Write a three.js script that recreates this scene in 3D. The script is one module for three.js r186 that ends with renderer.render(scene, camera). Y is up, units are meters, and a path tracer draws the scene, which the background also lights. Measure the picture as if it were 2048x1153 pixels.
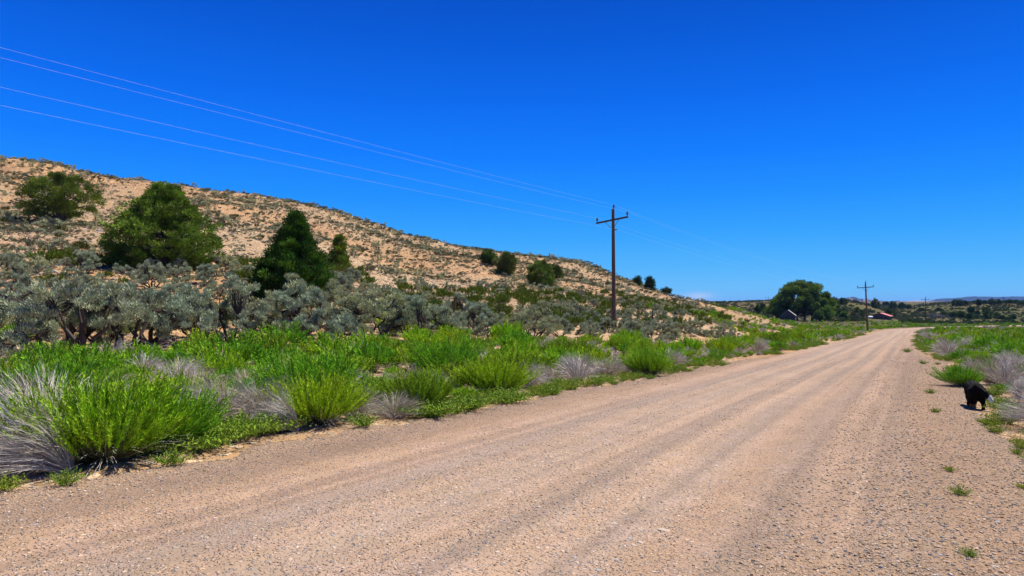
import * as THREE from 'three';
import { MarchingCubes } from 'three/addons/objects/MarchingCubes.js';

// ---------------------------------------------------------------- camera, sky, sun, exposure
const scene = new THREE.Scene();
const F = 1410, CX = 1024, CY = 576.5, EYE = 1.6, HORIZON = 612;
const PITCH = Math.atan((HORIZON - CY) / F);
const camera = new THREE.PerspectiveCamera(2 * Math.atan(CY / F) * 180 / Math.PI, 2048 / 1153, 0.1, 40000);
camera.position.set(0, EYE, 0);
camera.rotation.x = PITCH;

const renderer = new THREE.WebGLRenderer({ antialias: true });
renderer.setSize(1024, 576);
renderer.toneMapping = THREE.LinearToneMapping;
const EXPOSURE = 1.7;
renderer.toneMappingExposure = EXPOSURE;
renderer.shadowMap.enabled = true;

const lin = (v) => { v /= 255; return v <= 0.04045 ? v / 12.92 : Math.pow((v + 0.055) / 1.055, 2.4); };
const smooth = (a, b, x) => { const t = Math.min(1, Math.max(0, (x - a) / (b - a))); return t * t * (3 - 2 * t); };
const mix = (a, b, t) => a + (b - a) * t;
const clamp = (x, a, b) => Math.min(b, Math.max(a, x));

{ // clear desert sky: deep blue overhead, paler towards the horizon, one wisp of cloud
  const W = 2048, Hh = 1024, data = new Float32Array(W * Hh * 4);
  const stops = [[-90, 150, 190, 235], [0, 135, 208, 255], [1.2, 112, 198, 255], [3, 84, 184, 255], [5.5, 54, 166, 255], [8.5, 30, 146, 255], [12, 14, 126, 255], [16, 7, 108, 240], [21, 4, 90, 216], [26, 3, 78, 196], [40, 3, 62, 166], [90, 2, 50, 138]]
    .map((s) => [s[0], lin(s[1]) / EXPOSURE, lin(s[2]) / EXPOSURE, lin(s[3]) / EXPOSURE]);
  for (let j = 0; j < Hh; j++) {
    const el = (j + 0.5) / Hh * 180 - 90;
    let k = 0; while (k < stops.length - 2 && el > stops[k + 1][0]) k++;
    const t = clamp((el - stops[k][0]) / (stops[k + 1][0] - stops[k][0]), 0, 1);
    for (let i = 0; i < W; i++) {
      const o = (j * W + i) * 4;
      let c = [0, 1, 2].map((n) => mix(stops[k][n + 1], stops[k + 1][n + 1], t));
      if (el > -1 && el < 4) {
        const az = (((i + 0.5) / W - 0.5) * 360 + 90);            // 0 = straight ahead (-z)
        const w1 = Math.exp(-(((az - 14.9) / 0.95) ** 2) - (((el - 0.78) / 0.22) ** 2)), w2 = Math.exp(-(((az - 13.9) / 1.3) ** 2) - (((el - 0.45) / 0.25) ** 2));
        const w = clamp(0.62 * w1 + 0.5 * w2, 0, 0.7);
        c = [mix(c[0], 0.72 / EXPOSURE, w), mix(c[1], 0.80 / EXPOSURE, w), mix(c[2], 0.97 / EXPOSURE, w)];
      }
      data[o] = c[0]; data[o + 1] = c[1]; data[o + 2] = c[2]; data[o + 3] = 1;
    }
  }
  const sky = new THREE.DataTexture(data, W, Hh, THREE.RGBAFormat, THREE.FloatType);
  sky.mapping = THREE.EquirectangularReflectionMapping; sky.magFilter = THREE.LinearFilter; sky.minFilter = THREE.LinearFilter; sky.needsUpdate = true;
  scene.background = sky; scene.environment = sky;
}
const sun = new THREE.DirectionalLight(new THREE.Color(1.0, 0.945, 0.85), 5.0);
sun.position.set(0.40 * 400, 0.87 * 400, -0.285 * 400); sun.target.position.set(0, 0, 0);
sun.castShadow = true; sun.shadow.mapSize.set(4096, 4096);
Object.assign(sun.shadow.camera, { left: -250, right: 250, top: 250, bottom: -250, near: 1, far: 1200 });
scene.add(sun); scene.add(sun.target);

// ---------------------------------------------------------------- helpers
function rngOf(seed) { let a = seed >>> 0; return () => { a = (a + 0x6D2B79F5) >>> 0; let t = a; t = Math.imul(t ^ (t >>> 15), t | 1); t ^= t + Math.imul(t ^ (t >>> 7), t | 61); return ((t ^ (t >>> 14)) >>> 0) / 4294967296; }; }
const hash2 = (i, j, s = 0) => { let h = Math.imul(i, 374761393) ^ Math.imul(j, 668265263) ^ Math.imul(s + 1, 2147483629 | 0); h = Math.imul(h ^ (h >>> 13), 1274126177); h ^= h >>> 16; return (h >>> 0) / 4294967296; };
function noise(x, y, s = 0) { const i = Math.floor(x), j = Math.floor(y), a = x - i, b = y - j, u = a * a * (3 - 2 * a), v = b * b * (3 - 2 * b); return mix(mix(hash2(i, j, s), hash2(i + 1, j, s), u), mix(hash2(i, j + 1, s), hash2(i + 1, j + 1, s), u), v); }
const fbm = (x, y, s = 0, n = 4) => { let a = 0, w = 0.5, t = 0; for (let k = 0; k < n; k++) { a += w * noise(x, y, s + k); t += w; w *= 0.5; x = x * 2.03 + 7.1; y = y * 2.03 + 3.7; } return a / t; };

const taken = {};
function named(base) { const n = taken[base] = (taken[base] ?? -1) + 1; return n ? `${base}_${String(n).padStart(3, '0')}` : base; }
function tag(o, label, category, group, kind) { o.userData.label = label; if (category) o.userData.category = category; if (group) o.userData.group = group; if (kind) o.userData.kind = kind; return o; }
function thing(base, label, category, group) { const g = new THREE.Group(); g.name = named(base); tag(g, label, category, group); scene.add(g); return g; }
function part(parent, name, geometry, material) { const m = new THREE.Mesh(geometry, material); m.name = name; m.castShadow = m.receiveShadow = true; parent.add(m); return m; }
function setting(base, geometry, material, label) { const m = new THREE.Mesh(geometry, material); m.name = named(base); m.userData.kind = 'structure'; if (label) m.userData.label = label; m.castShadow = m.receiveShadow = true; scene.add(m); return m; }

class Soup { // a bag of triangles with a colour each
  constructor() { this.p = []; this.c = []; }
  tri(a, b, c, col) { this.p.push(a[0], a[1], a[2], b[0], b[1], b[2], c[0], c[1], c[2]); for (let k = 0; k < 3; k++) this.c.push(col[0], col[1], col[2]); }
  leaf(p, dir, len, side, w, col) { // a narrow blade
    this.tri([p[0] - side[0] * w, p[1] - side[1] * w, p[2] - side[2] * w], [p[0] + side[0] * w, p[1] + side[1] * w, p[2] + side[2] * w], [p[0] + dir[0] * len, p[1] + dir[1] * len, p[2] + dir[2] * len], col);
  }
  diamond(p, dir, len, side, w, col) {
    const m = [p[0] + dir[0] * len * 0.45, p[1] + dir[1] * len * 0.45, p[2] + dir[2] * len * 0.45];
    const a = [m[0] - side[0] * w, m[1] - side[1] * w, m[2] - side[2] * w], b = [m[0] + side[0] * w, m[1] + side[1] * w, m[2] + side[2] * w], t = [p[0] + dir[0] * len, p[1] + dir[1] * len, p[2] + dir[2] * len];
    this.tri(p, b, a, col); this.tri(a, b, t, col);
  }
  tube(pts, radii, n, col) {
    const rings = pts.map((p, i) => {
      const a = pts[Math.max(0, i - 1)], b = pts[Math.min(pts.length - 1, i + 1)], d = norm(sub(b, a)), u = norm(cross(d, Math.abs(d[1]) < 0.9 ? [0, 1, 0] : [1, 0, 0])), v = cross(d, u);
      return Array.from({ length: n }, (_, k) => { const t = k / n * Math.PI * 2, c = Math.cos(t) * radii[i], s = Math.sin(t) * radii[i]; return [p[0] + u[0] * c + v[0] * s, p[1] + u[1] * c + v[1] * s, p[2] + u[2] * c + v[2] * s]; });
    });
    for (let i = 0; i + 1 < rings.length; i++) for (let k = 0; k < n; k++) { const q = (k + 1) % n; this.tri(rings[i][k], rings[i][q], rings[i + 1][k], col); this.tri(rings[i][q], rings[i + 1][q], rings[i + 1][k], col); }
  }
  geometry() { const g = new THREE.BufferGeometry(); g.setAttribute('position', new THREE.Float32BufferAttribute(this.p, 3)); g.setAttribute('color', new THREE.Float32BufferAttribute(this.c, 3)); g.computeVertexNormals(); return g; }
}
const sub = (a, b) => [a[0] - b[0], a[1] - b[1], a[2] - b[2]], add = (a, b, s = 1) => [a[0] + b[0] * s, a[1] + b[1] * s, a[2] + b[2] * s];
const cross = (a, b) => [a[1] * b[2] - a[2] * b[1], a[2] * b[0] - a[0] * b[2], a[0] * b[1] - a[1] * b[0]];
const norm = (a) => { const l = Math.hypot(a[0], a[1], a[2]) || 1; return [a[0] / l, a[1] / l, a[2] / l]; };
const rdir = (r) => { const z = r() * 2 - 1, t = r() * Math.PI * 2, q = Math.sqrt(1 - z * z); return [q * Math.cos(t), z, q * Math.sin(t)]; };
const tint = (c, r, v) => { const k = 1 + (r() - 0.5) * 2 * v, h = (r() - 0.5) * v; return [c[0] * k * (1 + h), c[1] * k, c[2] * k * (1 - h)]; };
const mixc = (a, b, t) => [mix(a[0], b[0], t), mix(a[1], b[1], t), mix(a[2], b[2], t)];

// ---------------------------------------------------------------- terrain
const TH = 29.8 * Math.PI / 180, RS = Math.sin(TH), RC = Math.cos(TH);
const MID = -2.8;                                                     // the road's middle, metres right of the eye
const ARC = 150, ARC0 = 140;                                          // straight for 140 m, then it bends right
const roadProfile = (a) => -0.021 * (a < 110 ? Math.max(a, -40) : 110 + 80 * (1 - Math.exp(-(a - 110) / 80)));
function roadAt(x, d) {                                               // (distance along the road, metres right of its middle)
  const s = x * RS + d * RC, c = x * RC - d * RS - MID;
  if (s <= ARC0) return [s, c];
  const ox = RS * ARC0 + RC * (MID + ARC), od = RC * ARC0 - RS * (MID + ARC), rx = x - ox, rd = d - od;
  const dist = Math.hypot(rx, rd), ang = Math.atan2(rx * RS + rd * RC, -(rx * RC - rd * RS));
  return ang > 1.5 ? [ARC0 + ARC * 1.5, 90] : [ARC0 + ARC * ang, ARC - dist];
}
function roadPoint(s, c) {
  if (s <= ARC0) return [RS * s + RC * (MID + c), RC * s - RS * (MID + c)];
  const ox = RS * ARC0 + RC * (MID + ARC), od = RC * ARC0 - RS * (MID + ARC), a = (s - ARC0) / ARC, q = ARC - c;
  return [ox - RC * q * Math.cos(a) + RS * q * Math.sin(a), od + RS * q * Math.cos(a) + RC * q * Math.sin(a)];
}
const edgeL = (s) => -mix(4.2, 2.9, smooth(6, 45, s)) + (noise(s * 0.55, 3.1, 41) - 0.5) * 0.5 + (noise(s * 1.9, 1.1, 44) - 0.5) * 0.25;
const edgeR = (s) => mix(4.1, 2.9, smooth(24, 58, s)) + (noise(s * 0.5, 9.1, 42) - 0.5) * 0.5 + (noise(s * 1.7, 2.1, 45) - 0.5) * 0.25;

// height profiles of the land along sight lines, [distance ahead, height in m or (if > 100) the row it reaches in the photograph]
const COLS = [
  [-350, [15, 0.1], [22, 0.5], [30, 2], [40, 3.8], [60, 9], [90, 19], [115, 300], [125, 302], [160, 320], [300, 10], [1000, 3], [10000, 604]],
  [0, [14, 0.05], [22, 0.25], [28, 1.2], [36, 545], [55, 480], [72, 432], [95, 365], [115, 316], [125, 318], [150, 335], [300, 10], [1000, 3], [10000, 604]],
  [200, [14, 0.05], [24, 690], [30, 1.6], [37, 548], [50, 505], [75, 440], [100, 381], [120, 346], [130, 348], [160, 366], [300, 9], [1000, 3], [10000, 604]],
  [400, [15, 0], [25, 684], [32, 1.5], [40, 548], [55, 506], [80, 446], [105, 402], [125, 375], [135, 377], [165, 394], [300, 8], [1000, 3], [10000, 604]],
  [600, [16, -0.1], [27, 678], [36, 598], [45, 556], [62, 520], [85, 476], [110, 433], [132, 408], [142, 410], [175, 428], [320, 7], [1000, 3], [10000, 604]],
  [800, [18, -0.15], [30, 668], [42, 1.2], [58, 580], [75, 554], [100, 510], [125, 476], [140, 462], [150, 464], [185, 480], [330, 6], [1000, 3], [10000, 604]],
  [1000, [20, -0.3], [36, 662], [50, 1.0], [66, 588], [85, 566], [110, 538], [140, 513], [155, 506], [165, 508], [200, 522], [340, 5], [1000, 3], [10000, 604]],
  [1160, [24, -0.45], [45, 650], [60, 0.9], [75, 600], [95, 586], [125, 557], [150, 534], [170, 522], [180, 524], [215, 538], [350, 4], [1000, 4], [10000, 604]],
  [1250, [28, -0.5], [50, -0.1], [80, 613], [100, 602], [130, 581], [155, 563], [168, 557], [178, 559], [220, 574], [350, 3], [1000, 4], [10000, 604]],
  [1330, [30, -0.6], [55, -0.5], [85, 622], [110, 610], [140, 594], [158, 586.5], [165, 586], [176, 588], [220, 598], [380, 3], [1000, 4.5], [10000, 604]],
  [1400, [30, -0.7], [60, -0.7], [90, 629], [120, 618], [148, 608], [160, 605.5], [172, 606.5], [220, 616], [400, 608], [800, 606], [2000, 605], [10000, 604]],
  [1500, [50, -1.3], [100, -1.3], [150, 629], [220, 633], [330, 623], [430, 611], [510, 604], [560, 604.5], [700, 607], [2000, 605.5], [10000, 604]],
  [1600, [80, -1.9], [150, -2.8], [270, 642], [340, 633], [420, 614], [520, 600], [560, 600.5], [800, 607], [2000, 605.5], [10000, 604]],
  [1700, [90, -2.2], [135, -3.0], [200, -3.7], [300, 637], [360, 622], [420, 606], [470, 604], [600, 608], [1200, 606], [2500, 605], [10000, 604]],
  [1800, [120, -2.9], [200, -3.8], [300, 640.5], [380, 634], [480, 624], [800, 611], [1500, 606], [3000, 605], [10000, 604]],
  [1900, [120, -3.0], [200, -3.9], [300, 645], [370, 633], [470, 617], [580, 608], [700, 606.5], [1500, 606], [3000, 604.5], [10000, 604]],
  [2048, [120, -3.1], [200, -4], [300, 646], [370, 632], [460, 613], [550, 604.5], [620, 605], [900, 607], [3000, 604.5], [10000, 604]],
  [2500, [120, -3.2], [200, -4], [300, 646], [370, 630], [460, 610], [550, 602], [620, 603], [900, 606], [3000, 604], [10000, 604]],
].map(([px, ...k]) => {
  const u = (px - CX) / F, base = (d) => roadProfile(u * d * RS + d * RC);
  const kn = [[Math.log(k[0][0] * 0.5), 0], ...k.map(([d, v]) => [Math.log(d), (v > 100 ? EYE + (HORIZON - v) / F * d : v) - base(d)])];
  const m = kn.map((q, i) => {                                        // monotone cubic slopes
    if (i === 0 || i === kn.length - 1) return 0;
    const a = (q[1] - kn[i - 1][1]) / (q[0] - kn[i - 1][0]), b = (kn[i + 1][1] - q[1]) / (kn[i + 1][0] - q[0]);
    return a * b <= 0 ? 0 : 2 * a * b / (a + b);
  });
  m[m.length - 1] = (kn.at(-1)[1] - kn.at(-2)[1]) / (kn.at(-1)[0] - kn.at(-2)[0]);
  return { u, kn, m };
});
function along(col, l) {
  const { kn, m } = col; if (l <= kn[0][0]) return 0;
  let i = 0; while (i < kn.length - 2 && l > kn[i + 1][0]) i++;
  const h = kn[i + 1][0] - kn[i][0], t = Math.min(1, (l - kn[i][0]) / h), t2 = t * t, t3 = t2 * t;
  return (2 * t3 - 3 * t2 + 1) * kn[i][1] + (t3 - 2 * t2 + t) * h * m[i] + (3 * t2 - 2 * t3) * kn[i + 1][1] + (t3 - t2) * h * m[i + 1];
}
function offRoad(x, d) { const [s, c] = roadAt(x, d); return s > 360 ? 1 : smooth(0.4, 5.5, Math.abs(c) - 4.0); }
function land(x, d) { // height of the ground at x metres right, d metres ahead
  const phi = Math.atan2(x, d), r = Math.hypot(x, d), lim = 55 * Math.PI / 180;
  const de = Math.max(0.3, r * Math.cos(Math.min(Math.abs(phi), lim))), u = Math.tan(clamp(phi, -lim, lim));
  const l = Math.log(de); let i = 0; while (i < COLS.length - 2 && u > COLS[i + 1].u) i++;
  const t = clamp((u - COLS[i].u) / (COLS[i + 1].u - COLS[i].u), 0, 1);
  const p1 = along(COLS[i], l), p2 = along(COLS[i + 1], l), p0 = i ? along(COLS[i - 1], l) : p1, p3 = i + 2 < COLS.length ? along(COLS[i + 2], l) : p2;
  const w1 = COLS[i + 1].u - COLS[i].u, m1 = i ? (p2 - p0) / (COLS[i + 1].u - COLS[i - 1].u) * w1 : p2 - p1, m2 = i + 2 < COLS.length ? (p3 - p1) / (COLS[i + 2].u - COLS[i].u) * w1 : p2 - p1;
  const t2 = t * t, t3 = t2 * t; let off = (2 * t3 - 3 * t2 + 1) * p1 + (t3 - 2 * t2 + t) * m1 + (3 * t2 - 2 * t3) * p2 + (t3 - t2) * m2;
  off *= 1 - smooth(1.5, 2.3, Math.abs(phi));
  const free = offRoad(x, d);
  const rough = free * ((fbm(x * 0.33, d * 0.33, 5, 3) - 0.5) * 0.22 * smooth(5, 16, r) + (fbm(x * 0.07, d * 0.07, 9, 3) - 0.5) * 1.1 * smooth(30, 70, r) * (1 - smooth(500, 1500, r)) - Math.pow(1 - Math.abs(2 * fbm(x * 0.045 + 3, d * 0.045, 15, 3) - 1), 6) * 1.1 * smooth(40, 75, r) * (1 - smooth(180, 260, r)) + (fbm(x * 0.5, d * 0.5, 17, 3) - 0.5) * 0.5 * smooth(34, 55, r) * (1 - smooth(500, 1500, r)));
  return roadProfile(x * RS + d * RC) + off * free + rough;
}
const gy = (x, z) => land(x, -z);
function rayOf(px, py) { const v = new THREE.Vector3((px - CX) / F, -(py - CY) / F, -1).applyAxisAngle(new THREE.Vector3(1, 0, 0), PITCH); return [v.x / -v.z, v.y / -v.z]; }
function at(px, py, far = 300) { // the spot on the ground seen at that pixel
  const [a, b] = rayOf(px, py); let d0 = 2;
  for (let d = 2; d < 2500; d *= 1.012) { if (EYE + b * d <= land(a * d, d)) { for (let k = 0; k < 14; k++) { const m = (d0 + d) / 2; if (EYE + b * m <= land(a * m, m)) d = m; else d0 = m; } return [a * d, d]; } d0 = d; }
  return [a * far, far];
}
const spot = (px, d) => [(px - CX) / F * d, d];
console.log('terrain ready');

// ---- surface textures: what the ground is made of
function stoneTexture(N, metres, seed, count, sizes, soil, stones, soilVar) {
  const r = rngOf(seed), col = new Float32Array(N * N * 3), hgt = new Float32Array(N * N);
  const wrapNoise = (i, j, f, s) => { const x = i / N * f, y = j / N * f, a = Math.floor(x), b = Math.floor(y), u = smooth(0, 1, x - a), v = smooth(0, 1, y - b), h = (p, q) => hash2((p % f + f) % f, (q % f + f) % f, s); return mix(mix(h(a, b), h(a + 1, b), u), mix(h(a, b + 1), h(a + 1, b + 1), u), v); };
  for (let j = 0; j < N; j++) for (let i = 0; i < N; i++) {
    const n = 0.3 * wrapNoise(i, j, 9, 1) + 0.25 * wrapNoise(i, j, 37, 2) + 0.2 * wrapNoise(i, j, 131, 3) + 0.25 * hash2(i, j, 4), k = 1 + (n - 0.5) * soilVar, o = j * N + i;
    col[o * 3] = soil[0] * k; col[o * 3 + 1] = soil[1] * k; col[o * 3 + 2] = soil[2] * k * (1 + (wrapNoise(i, j, 23, 6) - 0.5) * 0.12); hgt[o] = 0.25 * n;
  }
  for (let q = 0; q < count; q++) {
    const rad = (sizes[0] + (sizes[1] - sizes[0]) * Math.pow(r(), 3.2)) / metres * N, cx = r() * N, cy = r() * N, st = 0.55 + r() * 0.45, an = r() * Math.PI, ca = Math.cos(an), sa = Math.sin(an);
    const base = stones[Math.floor(r() * stones.length)], k = 0.75 + r() * 0.5, c = [base[0] * k, base[1] * k, base[2] * k], top = 0.35 + 0.65 * Math.min(1, rad / (sizes[1] / metres * N) * 2), e = Math.ceil(rad), corner = r() * 6.3;
    for (let y = -e; y <= e; y++) for (let x = -e; x <= e; x++) {
      const a = (x * ca + y * sa), b = (-x * sa + y * ca) / st, g = rad * (0.86 + 0.14 * Math.cos(Math.atan2(b, a) * 3 + corner)), t = Math.hypot(a, b) / Math.max(0.7, g); if (t > 1) continue;
      const o = ((Math.floor(cy + y) % N + N) % N) * N + ((Math.floor(cx + x) % N + N) % N), f = 1 + (hash2(o, q, 7) - 0.5) * 0.16;
      for (let n = 0; n < 3; n++) col[o * 3 + n] = c[n] * f; hgt[o] = Math.max(hgt[o], 0.25 + 0.75 * top * Math.sqrt(1 - t * t * 0.9));
    }
  }
  const enc = (v) => { v = clamp(v, 0, 1); return Math.round(255 * (v <= 0.0031308 ? v * 12.92 : 1.055 * Math.pow(v, 1 / 2.4) - 0.055)); };
  const a = new Uint8Array(N * N * 4), b = new Uint8Array(N * N * 4);
  for (let o = 0; o < N * N; o++) { for (let n = 0; n < 3; n++) { a[o * 4 + n] = enc(col[o * 3 + n]); b[o * 4 + n] = Math.round(255 * clamp(hgt[o], 0, 1)); } a[o * 4 + 3] = b[o * 4 + 3] = 255; }
  const mk = (d, srgb) => { const t = new THREE.DataTexture(d, N, N, THREE.RGBAFormat); t.wrapS = t.wrapT = THREE.RepeatWrapping; t.magFilter = THREE.LinearFilter; t.minFilter = THREE.LinearMipmapLinearFilter; t.generateMipmaps = true; t.repeat.set(1 / metres, 1 / metres); if (srgb) t.colorSpace = THREE.SRGBColorSpace; t.needsUpdate = true; return t; };
  return [mk(a, true), mk(b, false)];
}
const STONES = [[0.43, 0.32, 0.225], [0.36, 0.26, 0.18], [0.29, 0.25, 0.215], [0.5, 0.41, 0.32], [0.31, 0.215, 0.145], [0.25, 0.23, 0.215], [0.41, 0.29, 0.185], [0.45, 0.345, 0.255]];
const [gravelMap, gravelBump] = stoneTexture(2048, 4.3, 11, 46000, [0.003, 0.02], [0.345, 0.252, 0.176], STONES, 0.4);
const [slopeMap, slopeBump] = stoneTexture(1024, 9.7, 12, 5200, [0.02, 0.2], [0.4, 0.268, 0.148], [[0.48, 0.35, 0.21], [0.4, 0.27, 0.15], [0.53, 0.41, 0.27], [0.32, 0.22, 0.12], [0.35, 0.3, 0.23]], 0.45);
console.log('textures ready');

const M = {};
M.road = new THREE.MeshPhysicalMaterial({ specularIntensity: 0.3, map: gravelMap, bumpMap: gravelBump, bumpScale: 0.013, roughness: 0.95, vertexColors: true, color: new THREE.Color().setRGB(0.86, 0.86, 0.88) });
M.ground = new THREE.MeshPhysicalMaterial({ specularIntensity: 0.15, map: slopeMap, bumpMap: slopeBump, bumpScale: 0.06, roughness: 1, vertexColors: true, color: new THREE.Color().setRGB(0.82, 0.82, 0.82) });

// ground sheet: rings that widen with distance, all round the eye and out to the horizon
{
  const A = [], R = []; for (let a = -180; a < 180;) { A.push(a); a += a > -42 && a < 42 ? 0.16 : a > -60 && a < 60 ? 0.6 : 3; } A.push(180);
  for (let r = 0.4; r < 13000; r *= r < 20 ? 1.03 : r < 420 ? 1.017 : 1.045) R.push(r);
  const n = A.length, pos = new Float32Array((n * R.length + 1) * 3), col = new Float32Array(pos.length), uv = new Float32Array((n * R.length + 1) * 2), idx = [];
  const put = (k, x, d) => {
    const r = Math.hypot(x, d), [s, c] = roadAt(x, d);
    let y = land(x, d); if (s < 365 && s > -60) y -= 0.07 * (1 - smooth(-1.2, -0.35, c > 0 ? c - edgeR(s) : edgeL(s) - c));
    pos.set([x, y, -d], k * 3); uv.set([x, d], k * 2);
    const u = x / Math.max(1, d), px = CX + u * F;
    // colours of soil and of the plant cover that is too far off to tell apart
    const n1 = fbm(x * 0.05, d * 0.05, 21), n2 = fbm(x * 0.4, d * 0.4, 23);
    let q = mixc([1.0, 0.97, 0.95], [1.06, 0.92, 0.80], smooth(0.35, 0.65, n1)); q = q.map((v) => v * (0.88 + 0.24 * n2));
    const pale = smooth(0.52, 0.66, fbm(x * 0.03 + 5, d * 0.045, 31)) * smooth(30, 50, r); q = mixc(q, [1.02, 1.02, 1.05], pale * 0.7);
    if (px > 1230 && r > 80) { // dry grass and scrub over the far valley and hills
      const g = fbm(x * 0.012, d * 0.012, 51), far = smooth(90, 230, r) * smooth(1400, 1600, px) + smooth(200, 330, r) * smooth(1230, 1420, px) * (1 - smooth(1400, 1600, px));
      let cov = mixc([0.36, 0.48, 0.3], [0.23, 0.45, 0.16], smooth(0.4, 0.62, g)); cov = mixc(cov, [0.6, 0.62, 0.42], smooth(0.5, 0.66, fbm(x * 0.02, d * 0.02, 55)) * (px > 1850 || px < 1560 ? 1 : 0.5));
      cov = cov.map((v) => v * (0.34 + 0.4 * fbm(x * 0.08, d * 0.08, 57))); q = mixc(q, cov, far * 0.92);
    }
    col.set(q, k * 3);
  };
  put(0, 0, 0); R.forEach((r, j) => A.forEach((a, i) => put(1 + j * n + i, r * Math.sin(a * Math.PI / 180), r * Math.cos(a * Math.PI / 180))));
  for (let i = 0; i + 1 < n; i++) idx.push(0, 2 + i, 1 + i);
  for (let j = 0; j + 1 < R.length; j++) for (let i = 0; i + 1 < n; i++) { const a = 1 + j * n + i, b = a + 1, c = a + n, d = c + 1; idx.push(a, b, c, b, d, c); }
  const g = new THREE.BufferGeometry(); g.setAttribute('position', new THREE.BufferAttribute(pos, 3)); g.setAttribute('color', new THREE.BufferAttribute(col, 3)); g.setAttribute('uv', new THREE.BufferAttribute(uv, 2)); g.setIndex(idx); g.computeVertexNormals();
  setting('terrain', g, M.ground, 'sandy valley floor and stony hillside');
  console.log('terrain triangles', idx.length / 3);
}
// the gravel road: packed wheel tracks between strips of loose stones
const BANDS = [[-3.9, 1.00, 0.93, 0.86], [-3.3, 0.90, 0.84, 0.80], [-2.7, 1.04, 0.95, 0.86], [-2.0, 0.97, 0.91, 0.88], [-1.55, 0.88, 0.88, 0.90], [-1.1, 1.0, 0.95, 0.91], [-0.75, 0.93, 0.92, 0.92], [-0.2, 1.06, 1.0, 0.95], [0.15, 0.87, 0.86, 0.87], [0.5, 1.08, 1.02, 0.96], [0.85, 0.9, 0.89, 0.9], [1.3, 1.04, 0.96, 0.89], [1.75, 0.86, 0.83, 0.82], [2.1, 0.97, 0.9, 0.84], [2.7, 0.9, 0.85, 0.8], [3.2, 1.0, 0.9, 0.8], [4.2, 0.94, 0.89, 0.83]];
BANDS.forEach((b) => { for (let n = 1; n < 4; n++) b[n] = 0.95 + (b[n] - 0.93) * 1.25; });
function bandAt(c) { let i = 0; while (i < BANDS.length - 2 && c > BANDS[i + 1][0]) i++; const t = smooth(BANDS[i][0], BANDS[i + 1][0], c); return mixc(BANDS[i].slice(1), BANDS[i + 1].slice(1), t); }
const roadLift = (s, c) => { const e = (c > 0 ? c - edgeR(s) : edgeL(s) - c); return 0.03 - 0.12 * smooth(-0.3, 0.35, e + (noise(s * 1.3, c * 1.3, 61) - 0.5) * 0.5) + 0.018 * Math.sin(c * 4.6 + 1.0 + 0.3 * noise(s * 0.1, 0, 3)) * (1 - smooth(2.2, 3.4, Math.abs(c))) + 0.012 * (noise(s * 2.1, c * 2.7, 62) - 0.5) - 0.01 * Math.abs(c) / 4; };
const roadY = (s, c) => { const [x, d] = roadPoint(s, c); return land(x, d) + roadLift(s, c); };
let road;
{
  const S = [], C = []; for (let s = -16; s < 372; s += s < 1 ? 0.6 : s < 30 ? 0.16 : s < 90 ? 0.5 : 2) S.push(s); for (let c = -5.2; c <= 5.21; c += 0.1) C.push(c);
  const pos = [], col = [], uv = [], idx = [];
  S.forEach((s) => C.forEach((c) => {
    const [x, d] = roadPoint(s, c); pos.push(x, land(x, d) + roadLift(s, c), -d); uv.push(x, d);
    const wob = (noise(s * 0.06, 1, 71) - 0.5) * 0.5 + (noise(s * 0.3, 4, 72) - 0.5) * 0.14; let q = bandAt(c + wob);
    const n = fbm(s * 0.5, c * 2.4, 73), n2 = fbm(s * 0.045, c * 7.5, 74, 3), k = 0.76 + 0.14 * n + 0.26 * n2 * (1 - 0.5 * smooth(2.2, 3.2, Math.abs(c))); const k2 = k * (0.93 + 0.16 * smooth(0.35, 0.65, noise(c * 9 + 3, s * 0.03, 76)) * (1 - smooth(2.4, 3, Math.abs(c)))); q = q.map((v) => v * k2);
    col.push(...q);
  }));
  const n = C.length; for (let j = 0; j + 1 < S.length; j++) for (let i = 0; i + 1 < n; i++) { const a = j * n + i, b = a + 1, c = a + n, d = c + 1; idx.push(a, b, c, b, d, c); }
  const g = new THREE.BufferGeometry(); g.setAttribute('position', new THREE.Float32BufferAttribute(pos, 3)); g.setAttribute('color', new THREE.Float32BufferAttribute(col, 3)); g.setAttribute('uv', new THREE.Float32BufferAttribute(uv, 2)); g.setIndex(idx); g.computeVertexNormals();
  road = setting('gravel_road', g, M.road, 'pale gravel road with packed wheel tracks');
}
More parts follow.
